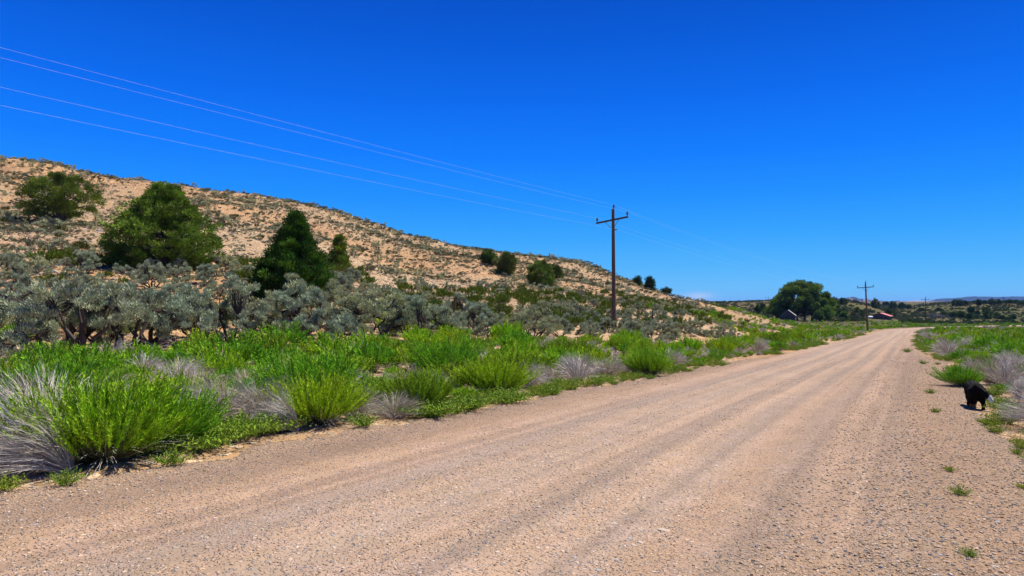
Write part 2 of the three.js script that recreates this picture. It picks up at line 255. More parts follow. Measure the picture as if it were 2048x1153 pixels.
// distant ridges beyond the plain
M.ridge = new THREE.MeshPhysicalMaterial({ roughness: 1, vertexColors: true, specularIntensity: 0 });
function ridge(name, label, depth, tops, colour) { // tops: [column, row of the skyline]
  const pos = [], col = [], idx = [], N = 160, K = 14;
  for (let i = 0; i <= N; i++) {
    const px = mix(tops[0][0], tops.at(-1)[0], i / N); let k = 0; while (k < tops.length - 2 && px > tops[k + 1][0]) k++;
    const row = mix(tops[k][1], tops[k + 1][1], smooth(tops[k][0], tops[k + 1][0], px)) + (noise(px * 0.12, 2, 81) - 0.5) * 1.0;
    for (let j = 0; j <= K; j++) {
      const t = j / K, front = t < 0.7 ? t / 0.7 : 1, d = depth * (0.9 + 0.2 * t) + (noise(px * 0.2, j * 0.8, 83) - 0.5) * depth * 0.02, h = EYE + (HORIZON - row) / F * depth;
      const up = t < 0.7 ? Math.pow(front, 1.3) * (0.93 + 0.07 * noise(px * 0.35, j, 84)) : 1 - (t - 0.7) * 2.4, base = EYE + (HORIZON - 606.5) / F * depth;
      pos.push((px - CX) / F * d, base + (h - base) * up, -d); col.push(...colour(px, front, noise(px * 0.5, j * 0.7, 85), t));
    }
  }
  for (let i = 0; i < N; i++) for (let j = 0; j < K; j++) { const a = i * (K + 1) + j, b = a + K + 1; idx.push(a, b, a + 1, b, b + 1, a + 1); }
  const g = new THREE.BufferGeometry(); g.setAttribute('position', new THREE.Float32BufferAttribute(pos, 3)); g.setAttribute('color', new THREE.Float32BufferAttribute(col, 3)); g.setIndex(idx); g.computeVertexNormals();
  return setting(name, g, M.ridge, label);
}
const forest = [0.018, 0.027, 0.014], cliff = [0.36, 0.2, 0.13];
scene.fog = new THREE.FogExp2(new THREE.Color().setRGB(0.22, 0.43, 1.0), 0.00005);
ridge('distant_mesa', 'long blue wooded mesa on the right horizon', 9000, [[1840, 606], [1862, 601], [1874, 597.5], [1900, 596], [1950, 592], [2000, 593], [2030, 592], [2120, 596], [2300, 592], [2600, 598]], (px, f, n, t) => (px < 1873 && t < 0.75 ? mixc(forest, cliff, smooth(0.5, 0.7, n) * 0.8) : mixc(forest, [0.022, 0.028, 0.02], n)));
ridge('distant_butte', 'small blue butte with pink cliffs right of the big tree', 8000, [[1640, 604], [1664, 598], [1690, 594.5], [1710, 593.5], [1722, 597], [1745, 599], [1775, 602.5], [1800, 604]], (px, f, n, t) => (px > 1698 ? mixc(forest, cliff, smooth(0.62, 0.8, n + (t > 0.2 && t < 0.65 ? 0.08 : -0.3))) : mixc(forest, [0.022, 0.028, 0.02], n)));
ridge('distant_cliffs', 'low pink cliff band on the far horizon', 8600, [[1740, 604], [1770, 602.5], [1800, 601.5], [1806, 602.5], [1830, 601.8], [1850, 602], [1880, 604]], (px, f, n, t) => (px > 1802 ? mixc(cliff, [0.62, 0.42, 0.38], n) : mixc(forest, [0.022, 0.028, 0.02], n)));
console.log('setting ready');
//@@PLANTS
// ---------------------------------------------------------------- plant materials and prototypes
const leafMat = (c = [1, 1, 1], through = 0.35) => new THREE.MeshPhysicalMaterial({ color: new THREE.Color().setRGB(c[0] * 0.8, c[1] * 0.8, c[2] * 0.8), vertexColors: true, roughness: 0.9, specularIntensity: 0.25, transmission: through, thickness: 0, side: THREE.DoubleSide });
const woodMat = (c = [1, 1, 1]) => new THREE.MeshPhysicalMaterial({ specularIntensity: 0.25, color: new THREE.Color().setRGB(c[0] * 0.8, c[1] * 0.8, c[2] * 0.8), vertexColors: true, roughness: 0.95, side: THREE.DoubleSide });
M.greens = [[1.05, 1.05, 1], [0.72, 0.92, 1.2], [1.3, 1.1, 0.9], [0.85, 0.8, 1.1], [1.2, 1.2, 1], [0.95, 1.0, 1.4]].map((c) => leafMat(c, 0.14));
M.bark = woodMat(); M.dead = woodMat(); M.sage = [leafMat([1, 1, 1], 0.1), leafMat([0.9, 0.95, 1.0], 0.1), leafMat([1.08, 1.05, 0.92], 0.1)]; M.juniper = leafMat([1, 1, 1], 0.2); M.broad = leafMat([1, 1, 1], 0.35);
const C_RABBIT = [0.27, 0.50, 0.014], C_RABBIT_Y = [0.52, 0.60, 0.025], C_STEM = [0.13, 0.105, 0.06], C_DEAD = [0.72, 0.66, 0.56], C_SAGE = [0.47, 0.53, 0.33], C_SAGE_Y = [0.58, 0.57, 0.32], C_BARK = [0.085, 0.065, 0.055], C_GREYWOOD = [0.33, 0.29, 0.26];

// broom-like rabbitbrush: bundles of whippy stems, feathered with narrow leaves
function rabbitbrush(seed, { R = 0.62, H = 0.8, bundles = 12, stems = 24, leaves = 24, w = 0.0052, len = 0.062, lean = [0, 0], flop = 0.25, yellow = 0.25, deadShare = 0.06, skirt = 60, sw = 0.0026, bare = 0.4 }) {
  const r = rngOf(seed), L = new Soup(), S = new Soup();
  for (let b = 0; b < bundles; b++) {
    const az = b * 2.4 + r() * 0.9, el = Math.sqrt((b + r()) / bundles) * 1.18, big = 0.72 + r() * 0.42, bt = r() * yellow;
    for (let q = 0; q < stems; q++) {
      const a = az + (r() - 0.5) * 1.1, e = clamp(el + (r() - 0.5) * 0.6, 0, 1.35), k = big * (0.78 + r() * 0.32);
      const tip = [Math.sin(e) * Math.cos(a) * R * k + lean[0], Math.max(0.14, Math.cos(e * (1 - flop)) * H * k), Math.sin(e) * Math.sin(a) * R * k + lean[1]];
      const b0 = [Math.cos(a) * 0.1 * r(), 0, Math.sin(a) * 0.1 * r()], mid = [mix(b0[0], tip[0], 0.62), tip[1] * 0.42, mix(b0[2], tip[2], 0.62)];
      const P = (t) => [0, 1, 2].map((n) => (1 - t) * (1 - t) * b0[n] + 2 * t * (1 - t) * mid[n] + t * t * tip[n]);
      const n = 4, pts = Array.from({ length: n + 1 }, (_, i) => P(i / n)), side = norm([-Math.sin(a), 0.2, Math.cos(a)]), dry = r() < deadShare, sc = dry ? tint(C_DEAD, r, 0.2) : tint(mixc(C_STEM, [0.2, 0.3, 0.06], r() * 0.6), r, 0.2);
      for (let i = 0; i < n; i++) { const w0 = 0.0034 * (1 - i / n * 0.7), w1 = 0.0034 * (1 - (i + 1) / n * 0.7), A = pts[i], B = pts[i + 1]; S.tri(add(A, side, -w0), add(A, side, w0), add(B, side, -w1), sc); S.tri(add(A, side, w0), add(B, side, w1), add(B, side, -w1), sc); }
      if (dry) continue;
      const t0 = bare + r() * 0.2, shade = [0.55, 0.8, 1, 1.2, 1.35][Math.floor(r() * 5)];
      for (let i = 0; i < leaves; i++) {
        const t = t0 + (1 - t0) * Math.pow((i + r()) / leaves, 0.85), p = P(Math.min(1, t)), up = norm(sub(P(Math.min(1, t + 0.06)), P(t - 0.06))), out = rdir(r), dir = norm([up[0] + out[0] * 0.75, up[1] + out[1] * 0.75 + 0.1, up[2] + out[2] * 0.75]);
        L.leaf(p, dir, len * (0.6 + r() * 0.7), norm(cross(dir, rdir(r))), w * (0.7 + r() * 0.6), tint(mixc(C_RABBIT, C_RABBIT_Y, clamp(bt + (r() - 0.5) * 0.3, 0, 1)).map((v) => v * shade), r, 0.2));
      }
    }
  }
  for (let q = 0; q < skirt; q++) { // last years' stems, bleached, sagging round the foot
    const a = (q % 3 ? 0.4 : 0) + Math.round(r() * 5) * 1.25 + (r() - 0.5) * 0.9, l = R * (0.5 + r() * 0.55), tip = [Math.cos(a) * l, 0.03 + r() * 0.3 * H, Math.sin(a) * l], mid = [tip[0] * 0.5, tip[1] * 0.6 + 0.16 * H, tip[2] * 0.5], side = norm([-Math.sin(a), 0.4 * (r() - 0.5), Math.cos(a)]), col = tint(mixc(C_DEAD, [0.2, 0.17, 0.15], r() * r()), r, 0.2);
    const Q = (t) => [0, 1, 2].map((n) => 2 * t * (1 - t) * mid[n] + t * t * tip[n]); for (let i = 0; i < 4; i++) { const A = Q(i / 4), B = Q((i + 1) / 4), w0 = sw * (1 - i * 0.16), w1 = sw * (1 - (i + 1) * 0.16); S.tri(add(A, side, -w0), add(A, side, w0), add(B, side, -w1), col); S.tri(add(A, side, w0), add(B, side, w1), add(B, side, -w1), col); }
  }
  return { foliage: L.geometry(), stems: S.geometry() };
}
// dead grey brush: the same whips, leafless, bleached and flopping over
function deadbrush(seed, { R = 0.6, H = 0.55, stems = 420, w = 0.0024, comb = null, tan = 0.1 }) {
  const r = rngOf(seed), S = new Soup();
  for (let q = 0; q < stems; q++) {
    const lump = Math.floor(r() * 14), a = (comb ? comb[0] + (r() + r() - 1) * comb[1] : r() * 6.283) * 0.6 + 0.4 * (comb ? comb[0] + (hash2(lump, seed) * 2 - 1) * comb[1] : r() * 6.283), e = 0.25 + Math.pow(r(), 0.8) * 1.15, k = 0.6 + r() * 0.5;
    const tip = [Math.sin(e) * Math.cos(a) * R * k, Math.max(0.04, Math.cos(e) * H * k + 0.05), Math.sin(e) * Math.sin(a) * R * k], b0 = [Math.cos(a) * 0.12 * r(), 0, Math.sin(a) * 0.12 * r()], mid = [tip[0] * 0.45, tip[1] * 0.75 + 0.12 * H, tip[2] * 0.45];
    const wob = rdir(r), wa = 0.006 + 0.02 * r(), P = (t) => [0, 1, 2].map((n) => (1 - t) * (1 - t) * b0[n] + 2 * t * (1 - t) * mid[n] + t * t * tip[n] + Math.sin(t * 5 + q) * wa * t * wob[n]);
    const col = tint(r() < tan ? [0.42, 0.33, 0.22] : mixc(C_DEAD, [0.24, 0.22, 0.22], r() * r()), r, 0.22), side = norm(cross(sub(tip, b0), rdir(r))), n = 5, pts = Array.from({ length: n + 1 }, (_, i) => P(i / n));
    for (let i = 0; i < n; i++) { const w0 = w * (1 - i / n * 0.6), w1 = w * (1 - (i + 1) / n * 0.6), A = pts[i], B = pts[i + 1]; S.tri(add(A, side, -w0), add(A, side, w0), add(B, side, -w1), col); S.tri(add(A, side, w0), add(B, side, w1), add(B, side, -w1), col); }
    for (let f = 0; f < 3; f++) { const t = 0.45 + r() * 0.45, p = P(t), d = norm(add(norm(sub(P(1), P(0.5))), rdir(r), 0.55)); S.leaf(p, d, 0.1 + r() * 0.1, side, w * 0.6, col); }
  }
  return { stems: S.geometry() };
}
// low leafy weed
function weed(seed, { R = 0.3, H = 0.22, stems = 46, leaves = 16, base = [0.20, 0.33, 0.025], size = 0.03 }) {
  const r = rngOf(seed), L = new Soup(), S = new Soup();
  for (let q = 0; q < stems; q++) {
    const a = r() * 6.283, k = Math.sqrt(r()), tip = [Math.cos(a) * R * k, H * (0.5 + 0.6 * r()) * (1 - 0.45 * k), Math.sin(a) * R * k], b0 = [tip[0] * 0.3, 0, tip[2] * 0.3], sc = tint([0.3, 0.3, 0.1], r, 0.2), side = norm([-Math.sin(a), 0, Math.cos(a)]);
    const P = (t) => [mix(b0[0], tip[0], t * t), tip[1] * t, mix(b0[2], tip[2], t * t)];
    for (let i = 0; i < 3; i++) { const A = P(i / 3), B = P((i + 1) / 3); S.tri(add(A, side, -0.002), add(A, side, 0.002), B, sc); }
    for (let i = 0; i < leaves; i++) { const t = 0.15 + 0.85 * r(), d = norm(add(rdir(r), [0, 0.6, 0])); L.diamond(P(t), d, size * (0.6 + r() * 0.8), norm(cross(d, rdir(r))), size * 0.2, tint(mixc(base, [0.36, 0.38, 0.05], r() * 0.5), r, 0.22)); }
  }
  return { foliage: L.geometry(), stems: S.geometry() };
}
function limb(S, r, a, b, r0, r1, n, wob, col, sides = 5) {
  const pts = [], rad = [], l = Math.hypot(...sub(b, a)); for (let i = 0; i <= n; i++) { const t = i / n, e = Math.sin(t * Math.PI) * wob * l, q = rdir(r); pts.push(add([mix(a[0], b[0], t), mix(a[1], b[1], Math.pow(t, 0.9)), mix(a[2], b[2], t)], q, e)); rad.push(mix(r0, r1, t)); }
  S.tube(pts, rad, sides, col); return pts;
}
// big sagebrush: crooked dark trunks carrying pads of small grey leaves
function sagebrush(seed, { R = 1.2, H = 1.8, limbs = 5, tufts = 110, leaves = 60, open = 0.4, lw = 0.0145, ll = 0.068, tr = 0.135, yellow = 0.3, trunk = 0.07 }) {
  const r = rngOf(seed), L = new Soup(), W = new Soup(), hubs = [];
  for (let k = 0; k < limbs; k++) {
    const a = k / limbs * 6.283 + r(), q = 0.35 + r() * 0.4, hub = [Math.cos(a) * R * q, H * (open + 0.12 + r() * 0.22), Math.sin(a) * R * q], b = [Math.cos(a) * 0.08, -0.1, Math.sin(a) * 0.08];
    limb(W, r, b, hub, trunk * (0.7 + r() * 0.5), trunk * 0.38, 6, 0.09, tint(C_BARK, r, 0.25), 6); hubs.push(hub);
  }
  const pads = Array.from({ length: Math.max(8, Math.round(tufts / 8)) }, () => [r() * 6.283, Math.sqrt(r()), Math.pow(r(), 1.6)]);
  for (let k = 0; k < tufts; k++) {
    const pad = pads[k % pads.length], a = pad[0] + (r() - 0.5) * 0.42 / (0.35 + pad[1]), q = clamp(pad[1] + (r() - 0.5) * 0.2, 0, 1), lump = 0.8 + 0.35 * noise(Math.cos(a) * 2.2 + 9, Math.sin(a) * 2.2 + q * 2, seed), top = H * lump * (open + (1 - open) * Math.sqrt(Math.max(0.05, 1 - q * q * 0.9))), y = Math.max(0.12, mix(H * open * 0.8, top, 1 - 0.85 * pad[2] + (r() - 0.5) * 0.12)), c = [Math.cos(a) * q * R * lump, y, Math.sin(a) * q * R * lump];
    let best = hubs[0]; for (const h of hubs) if (Math.hypot(...sub(h, c)) < Math.hypot(...sub(best, c))) best = h;
    limb(W, r, best, c, trunk * 0.22, 0.006, 3, 0.1, tint(C_BARK, r, 0.3), 3);
    const yl = r() * yellow, shade = 0.62 + r() * 0.62;
    for (let i = 0; i < leaves; i++) {
      const o = rdir(r), m = Math.pow(r(), 0.5) * tr, p = [c[0] + o[0] * m, c[1] + o[1] * m * 0.7, c[2] + o[2] * m], d = norm([o[0] * 0.8 + (r() - 0.5) * 0.7, 0.75 + (r() - 0.3) * 0.7, o[2] * 0.8 + (r() - 0.5) * 0.7]);
      L.leaf(p, d, ll * (0.6 + r() * 0.8), norm(cross(d, rdir(r))), lw * (0.7 + r() * 0.6), tint(mixc(C_SAGE, C_SAGE_Y, clamp(yl + (r() - 0.5) * 0.25, 0, 1)).map((v) => v * shade), r, 0.18));
    }
    for (let i = 0; i < 5; i++) { const d = norm(add(rdir(r), [0, 0.4, 0])); W.leaf(add(c, rdir(r), tr * 0.5), d, tr * (0.6 + r() * 0.7), norm(cross(d, rdir(r))), 0.004, tint([0.2, 0.17, 0.15], r, 0.3)); }
  }
  return { foliage: L.geometry(), branches: W.geometry() };
}
// juniper: dense sprays of scale leaves on a lumpy envelope, short trunk, limbs inside
function juniper(seed, { w = 6, h = 5, prof, sprays = 520, leaves = 46, size = 0.13, trunkR = 0.2, clear = 0.08, colour = [0.055, 0.115, 0.018], bright = [0.12, 0.19, 0.025], stretch = [1, 1], lobes = 5, up = 0.45, lumpy = 0.34 }) {
  const r = rngOf(seed), L = new Soup(), W = new Soup();
  const width = (t) => { let i = 0; while (i < prof.length - 2 && t > prof[i + 1][0]) i++; return mix(prof[i][1], prof[i + 1][1], clamp((t - prof[i][0]) / (prof[i + 1][0] - prof[i][0]), 0, 1)); };
  const stem = limb(W, r, [0, -0.3, 0], [0.05 * w, h * 0.86, 0], trunkR, trunkR * 0.18, 8, 0.02, [0.13, 0.1, 0.085], 8);
  const nb = Math.max(12, Math.round(sprays / 7));
  for (let b = 0; b < nb; b++) {
    let t = clear + (1 - clear) * (b + r()) / nb * 0.97; if (r() > 0.3 + width(t)) t = clear + (1 - clear) * r() * 0.65;
    const a = b * 2.4 + (r() - 0.5) * 1.2, lump = 1 - lumpy * 0.5 + lumpy * r(), inner = r() < 0.28, rad = width(t) * w / 2 * lump * (inner ? 0.15 + r() * 0.5 : 0.78 + r() * 0.12), bw = Math.max(size * 1.6, w * (0.04 + 0.04 * r()) * (0.45 + 0.75 * width(t)));
    const c = [Math.cos(a) * rad * stretch[0], t * h * 0.95, Math.sin(a) * rad * stretch[1]], axis = norm([Math.cos(a) * (1 - up), up + 0.5 * t, Math.sin(a) * (1 - up)]), tone = r() * r(), shade = 0.7 + r() * 0.6;
    { const s = stem[Math.min(7, Math.floor(Math.max(0, t - 0.08) * 8))]; limb(W, r, s, c, trunkR * 0.3 * (1 - t) + 0.02, 0.012, 4, 0.06, [0.12, 0.095, 0.08], 4); }
    for (let k = 0; k < 7; k++) {
      const o1 = rdir(r), m1 = bw * Math.pow(r(), 0.4), along1 = (r() - 0.25) * bw * 1.3, q = [c[0] + o1[0] * m1 + axis[0] * along1, c[1] + o1[1] * m1 * 0.7 + axis[1] * along1, c[2] + o1[2] * m1 + axis[2] * along1], sp = size * 1.7, st = shade * (0.8 + r() * 0.4);
      for (let i = 0; i < leaves; i++) {
        const o = rdir(r), m = Math.pow(r(), 0.45) * sp, p = [q[0] + o[0] * m, Math.max(0.02, q[1] + o[1] * m * 0.75), q[2] + o[2] * m], d = norm([axis[0] + o[0] * 0.8 + o1[0] * 0.4, axis[1] + o[1] * 0.8, axis[2] + o[2] * 0.8 + o1[2] * 0.4]);
        L.diamond(p, d, size * (0.6 + r() * 0.8), norm(cross(d, rdir(r))), size * 0.22, tint(mixc(colour, bright, tone).map((v) => v * st), r, 0.22));
      }
    }
  }
  return { crown: L.geometry(), trunk: W.geometry() };
}
function bareTree(seed, { h = 3, spread = 0.5, r0 = 0.1, levels = 3, col = C_GREYWOOD, crook = 0.08, stems = 1, kids = 4 }) {
  const r = rngOf(seed), W = new Soup();
  const grow = (p, dir, len, rad, lev) => {
    const q = add(p, dir, len), pts = limb(W, r, p, q, rad, rad * 0.45, 4, crook, tint(col, r, 0.2), lev > 1 ? 5 : 3); if (!lev) return;
    for (let k = 0; k < kids; k++) { const s = pts[2 + Math.floor(r() * 3)], d = norm(add(add(dir, rdir(r), spread * 1.5), [0, 0.15, 0])); grow(s, d, len * (0.45 + r() * 0.25), rad * 0.42, lev - 1); }
  };
  for (let k = 0; k < stems; k++) { const a = r() * 6.283; grow([0, -0.1, 0], norm([Math.cos(a) * spread * (stems > 1 ? 0.9 : 0.15), 1, Math.sin(a) * spread * (stems > 1 ? 0.9 : 0.15)]), h * 0.55, r0, levels); }
  return { branches: W.geometry() };
}
// rounded broadleaf mass of overlapping clumps
function broadleaf(seed, { w = 22, h = 14, clumps = 90, leaves = 210, size = 0.42, clear = 0.22, colour = [0.05, 0.125, 0.014], bright = [0.12, 0.20, 0.025], trunks = 3, trunkR = 0.6, domeness = 0.55, cr = 1.5 }) {
  const r = rngOf(seed), L = new Soup(), W = new Soup(), base = Array.from({ length: trunks }, (_, k) => [(k - (trunks - 1) / 2) * w * 0.11, 0, (r() - 0.5) * w * 0.08]);
  for (let k = 0; k < clumps; k++) {
    const a = r() * 6.283, q = Math.sqrt(r()), top = Math.pow(Math.max(0.02, 1 - q * q), domeness), y = h * (clear + (1 - clear) * (r() < 0.6 ? top * (0.9 + r() * 0.14) : top * (0.2 + r() * 0.7))), c = [Math.cos(a) * q * w / 2 * (0.93 + r() * 0.14), y, Math.sin(a) * q * w / 2 * 0.9], R = cr * (0.65 + r() * 0.7), tone = r();
    const b = base[Math.floor(r() * trunks)]; if (k % 2 === 0) limb(W, r, add(b, [0, h * clear * 0.9, 0]), c, trunkR * 0.28, 0.05, 5, 0.05, tint([0.1, 0.085, 0.07], r, 0.2), 5);
    for (let i = 0; i < leaves; i++) { const o = rdir(r), m = R * Math.pow(r(), 0.4), p = [c[0] + o[0] * m, c[1] + o[1] * m * 0.72, c[2] + o[2] * m], d = norm(add(rdir(r), o, 0.6)); L.diamond(p, d, size * (0.6 + r() * 0.7), norm(cross(d, rdir(r))), size * 0.32, tint(mixc(colour, bright, tone * 0.6 + r() * 0.3), r, 0.2)); }
  }
  for (const b of base) limb(W, r, add(b, [0, -0.5, 0]), add(b, [(r() - 0.5) * w * 0.12, h * 0.6, (r() - 0.5) * w * 0.1]), trunkR, trunkR * 0.35, 7, 0.03, [0.09, 0.075, 0.065], 9);
  return { crown: L.geometry(), trunk: W.geometry() };
}
// a prototype is a list of [part name, geometry, material]; putPlant makes one thing out of it
function putPlant(proto, base, label, category, group, x, d, scale, turn, sink = 0.02, tilt) {
  const t = thing(base, label, category, group); t.position.set(x, land(x, d) - sink, -d); t.rotation.y = turn; if (tilt) { t.rotation.x = tilt[0]; t.rotation.z = tilt[1]; }
  if (typeof scale === 'number') t.scale.setScalar(scale); else t.scale.set(...scale);
  for (const [n, g, m] of proto) part(t, n, g, m);
  return t;
}
const asProto = (o, mats) => Object.entries(o).map(([k, g]) => [k, g, mats[k]]);
const rabbitMats = (k) => ({ foliage: M.greens[k % 6], stems: M.bark });
const P = {};
P.rabbitNear = [0, 1, 2, 3].map((k) => asProto(rabbitbrush(100 + k, { bundles: 20, stems: 40, leaves: 36, R: 0.8 + 0.05 * k, H: 0.76, w: 0.0054, len: 0.05, lean: [0.05 * (k % 2), 0], yellow: 0.2 + 0.15 * (k % 2), skirt: 160 }), rabbitMats(k)));
P.rabbitMid = Array.from({ length: 12 }, (_, k) => asProto(rabbitbrush(120 + k, { bundles: 12, stems: 22, leaves: 20, w: 0.0105, len: 0.08, R: 0.66 + 0.05 * (k % 4), H: 0.72 + 0.05 * (k % 3), yellow: 0.15 + 0.13 * (k % 4), deadShare: 0.14, skirt: 90, sw: 0.005, bare: 0.4 + 0.06 * (k % 4) }), rabbitMats(k)));
P.rabbitFar = Array.from({ length: 6 }, (_, k) => asProto(rabbitbrush(140 + k, { bundles: 9, stems: 8, leaves: 11, w: 0.021, len: 0.13, R: 0.6, H: 0.74, yellow: 0.15 + 0.16 * (k % 4), skirt: 24, sw: 0.012 }), rabbitMats(k)));
P.deadNear = [0, 1, 2].map((k) => asProto(deadbrush(160 + k, { R: 0.75, H: 0.6, stems: 700, tan: k === 1 ? 0.5 : 0.1 }), { stems: M.dead }));
P.deadComb = [0, 1, 2].map((k) => asProto(deadbrush(165 + k, { R: 1.0, H: 0.75, stems: 560, comb: [0, 1.5] }), { stems: M.dead }));
P.deadMid = [0, 1, 2, 3].map((k) => asProto(deadbrush(170 + k, { R: 0.7, H: 0.55 + 0.1 * (k % 2), stems: 260, w: 0.006, tan: k === 2 ? 0.7 : 0.1 }), { stems: M.dead }));
P.deadFar = [0, 1].map((k) => asProto(deadbrush(180 + k, { R: 0.7, H: 0.5, stems: 110, w: 0.016 }), { stems: M.dead }));
P.weed = [0, 1, 2, 3].map((k) => asProto(weed(190 + k, { R: 0.26 + 0.05 * k, H: 0.2 + 0.03 * k, stems: 60, leaves: 18, base: k % 2 ? [0.16, 0.31, 0.025] : [0.24, 0.34, 0.03] }), { foliage: M.greens[0], stems: M.bark }));
P.weedBig = [0, 1].map((k) => asProto(weed(196 + k, { R: 0.5, H: 0.22, stems: 150, leaves: 22, size: 0.034, base: [0.17, 0.33, 0.022] }), { foliage: M.greens[0], stems: M.bark }));
P.sageBig = Array.from({ length: 6 }, (_, k) => asProto(sagebrush(200 + k, { R: 1.15 + 0.12 * (k % 3), H: 1.9, limbs: 4 + k % 3, tufts: 170, leaves: 64, open: k < 3 ? 0.36 : 0.22, yellow: 0.2 + 0.15 * (k % 3) }), { foliage: M.sage[k % 3], branches: M.bark }));
P.sageRound = Array.from({ length: 4 }, (_, k) => asProto(sagebrush(210 + k, { R: 0.85, H: 1.15, limbs: 6, tufts: 130, leaves: 52, open: 0.14, tr: 0.115, trunk: 0.035, yellow: 0.25 }), { foliage: M.sage[k % 3], branches: M.bark }));
P.sageMound = Array.from({ length: 6 }, (_, k) => asProto(sagebrush(230 + k, { R: 1.15 + 0.1 * (k % 3), H: 1.45 + 0.12 * (k % 2), limbs: 7, tufts: 210, leaves: 56, open: 0.1 + 0.05 * (k % 3), trunk: 0.05, yellow: 0.2 + 0.15 * (k % 3) }), { foliage: M.sage[k % 3], branches: M.bark }));
P.sageFar = Array.from({ length: 4 }, (_, k) => asProto(sagebrush(220 + k, { R: 0.9, H: 1.05, limbs: 4, tufts: 46, leaves: 15, open: 0.14, tr: 0.2, lw: 0.028, ll: 0.12, trunk: 0.03, yellow: 0.25 + 0.15 * k }), { foliage: M.sage[k % 3], branches: M.bark }));
console.log('prototypes ready');
// ---------------------------------------------------------------- trees
const pxw = (d, n) => n * d / F;                                      // metres that n pixels of the photograph span at distance d
function juniperAt(label, group, [px0, px1], top, base, depth, opts, name = 'juniper_tree', seed = 1) {
  const cx = (px0 + px1) / 2, [x, d] = depth ? spot(cx, depth) : at(cx, base), w = pxw(d, px1 - px0) / (depth > 290 ? 1.12 : 1.02), yTop = EYE + (HORIZON - top) / F * d, y0 = land(x, d), h = Math.max(1.0, yTop - y0);
  const g = juniper(seed, { w: w * (opts.narrow || 0.95), h, size: d > 200 ? 0.1 + d * 0.0006 : 0.055 + d * 0.0017, ...opts });
  const t = thing(name, label, 'tree', group); t.position.set(x, y0, -d); part(t, 'crown', g.crown, M.juniper); part(t, 'trunk', g.trunk, M.bark); return t;
}
const DOME = [[0, 0.7], [0.12, 0.95], [0.3, 1], [0.5, 0.8], [0.66, 0.55], [0.8, 0.36], [0.92, 0.22], [1, 0.05]], CONE = [[0, 0.9], [0.1, 1], [0.28, 0.9], [0.48, 0.6], [0.68, 0.34], [0.86, 0.16], [1, 0.03]], ROUND = [[0, 0.55], [0.15, 0.86], [0.4, 1], [0.65, 0.9], [0.85, 0.6], [1, 0.15]], EGG = [[0, 0.6], [0.2, 0.95], [0.4, 1], [0.6, 0.85], [0.8, 0.55], [1, 0.1]];
const OLD = [[0.1, 0.4], [0.25, 0.9], [0.42, 1], [0.6, 0.86], [0.78, 0.66], [0.92, 0.4], [1, 0.12]];
juniperAt('broad old juniper with visible trunk and deep shadow, high on the left hillside', null, [28, 203], 345, 436, 70, { prof: OLD, sprays: 620, leaves: 44, clear: 0.16, trunkR: 0.42, stretch: [1, 0.75], colour: [0.12, 0.19, 0.02], bright: [0.25, 0.32, 0.03], lumpy: 0.4 }, 'juniper_tree', 301);
juniperAt('largest rounded juniper with pointed top at the foot of the hill', null, [210, 443], 362, 538, 42, { prof: DOME, sprays: 1500, leaves: 46, clear: 0.02, trunkR: 0.2, colour: [0.14, 0.24, 0.025], bright: [0.28, 0.4, 0.04], lumpy: 0.26 }, 'juniper_tree', 302);
juniperAt('dark conical juniper with ragged tip standing behind the sagebrush', null, [492, 684], 414, 600, 35, { prof: CONE, sprays: 1900, leaves: 34, clear: 0.0, trunkR: 0.14, colour: [0.045, 0.12, 0.012], bright: [0.17, 0.31, 0.025], lumpy: 0.26, up: 0.6, narrow: 0.93 }, 'juniper_tree', 303);
juniperAt('small egg-shaped juniper alone on the bare hillside right of the conical juniper', null, [658, 697], 466, 520, 62, { prof: EGG, sprays: 240, leaves: 40, clear: 0.02, trunkR: 0.09, colour: [0.13, 0.21, 0.02], bright: [0.26, 0.34, 0.03], lumpy: 0.25, narrow: 0.82 }, 'juniper_tree', 304);
juniperAt('small dark round juniper, leftmost of the four on the hill left of the pole', null, [965, 991], 503, 531, 0, { prof: ROUND, sprays: 150, leaves: 34, clear: 0.02, trunkR: 0.1, lumpy: 0.2 }, 'juniper_tree', 305);
juniperAt('olive round juniper between the dark round one and the widest hillside juniper', null, [990, 1034], 507, 551, 0, { prof: ROUND, sprays: 240, leaves: 34, clear: 0.02, trunkR: 0.14, colour: [0.12, 0.16, 0.03], lumpy: 0.35 }, 'juniper_tree', 306);
juniperAt('widest bushy juniper of the four on the hill left of the pole', null, [1053, 1108], 524, 576, 0, { prof: ROUND, sprays: 300, leaves: 34, clear: 0.02, trunkR: 0.14, colour: [0.11, 0.19, 0.025], bright: [0.2, 0.28, 0.03], lumpy: 0.35 }, 'juniper_tree', 307);
juniperAt('little upright juniper just right of the widest hillside juniper', null, [1102, 1120], 534, 558, 0, { prof: EGG, sprays: 90, leaves: 32, clear: 0.02, trunkR: 0.08, colour: [0.075, 0.12, 0.02] }, 'juniper_tree', 308);
juniperAt('slim dark juniper on the skyline of the falling ridge right of the pole', null, [1294, 1307], 559, 576, 158, { prof: EGG, sprays: 90, leaves: 30, clear: 0, trunkR: 0.12, colour: [0.02, 0.06, 0.02], bright: [0.04, 0.09, 0.02], lumpy: 0.15 }, 'juniper_tree', 309);
juniperAt('tiny upright juniper on the ridge crest just right of the pole', null, [1272, 1278], 557, 564, 164, { prof: CONE, sprays: 30, leaves: 24, clear: 0, trunkR: 0.06, colour: [0.03, 0.07, 0.02] }, 'juniper_tree', 310);
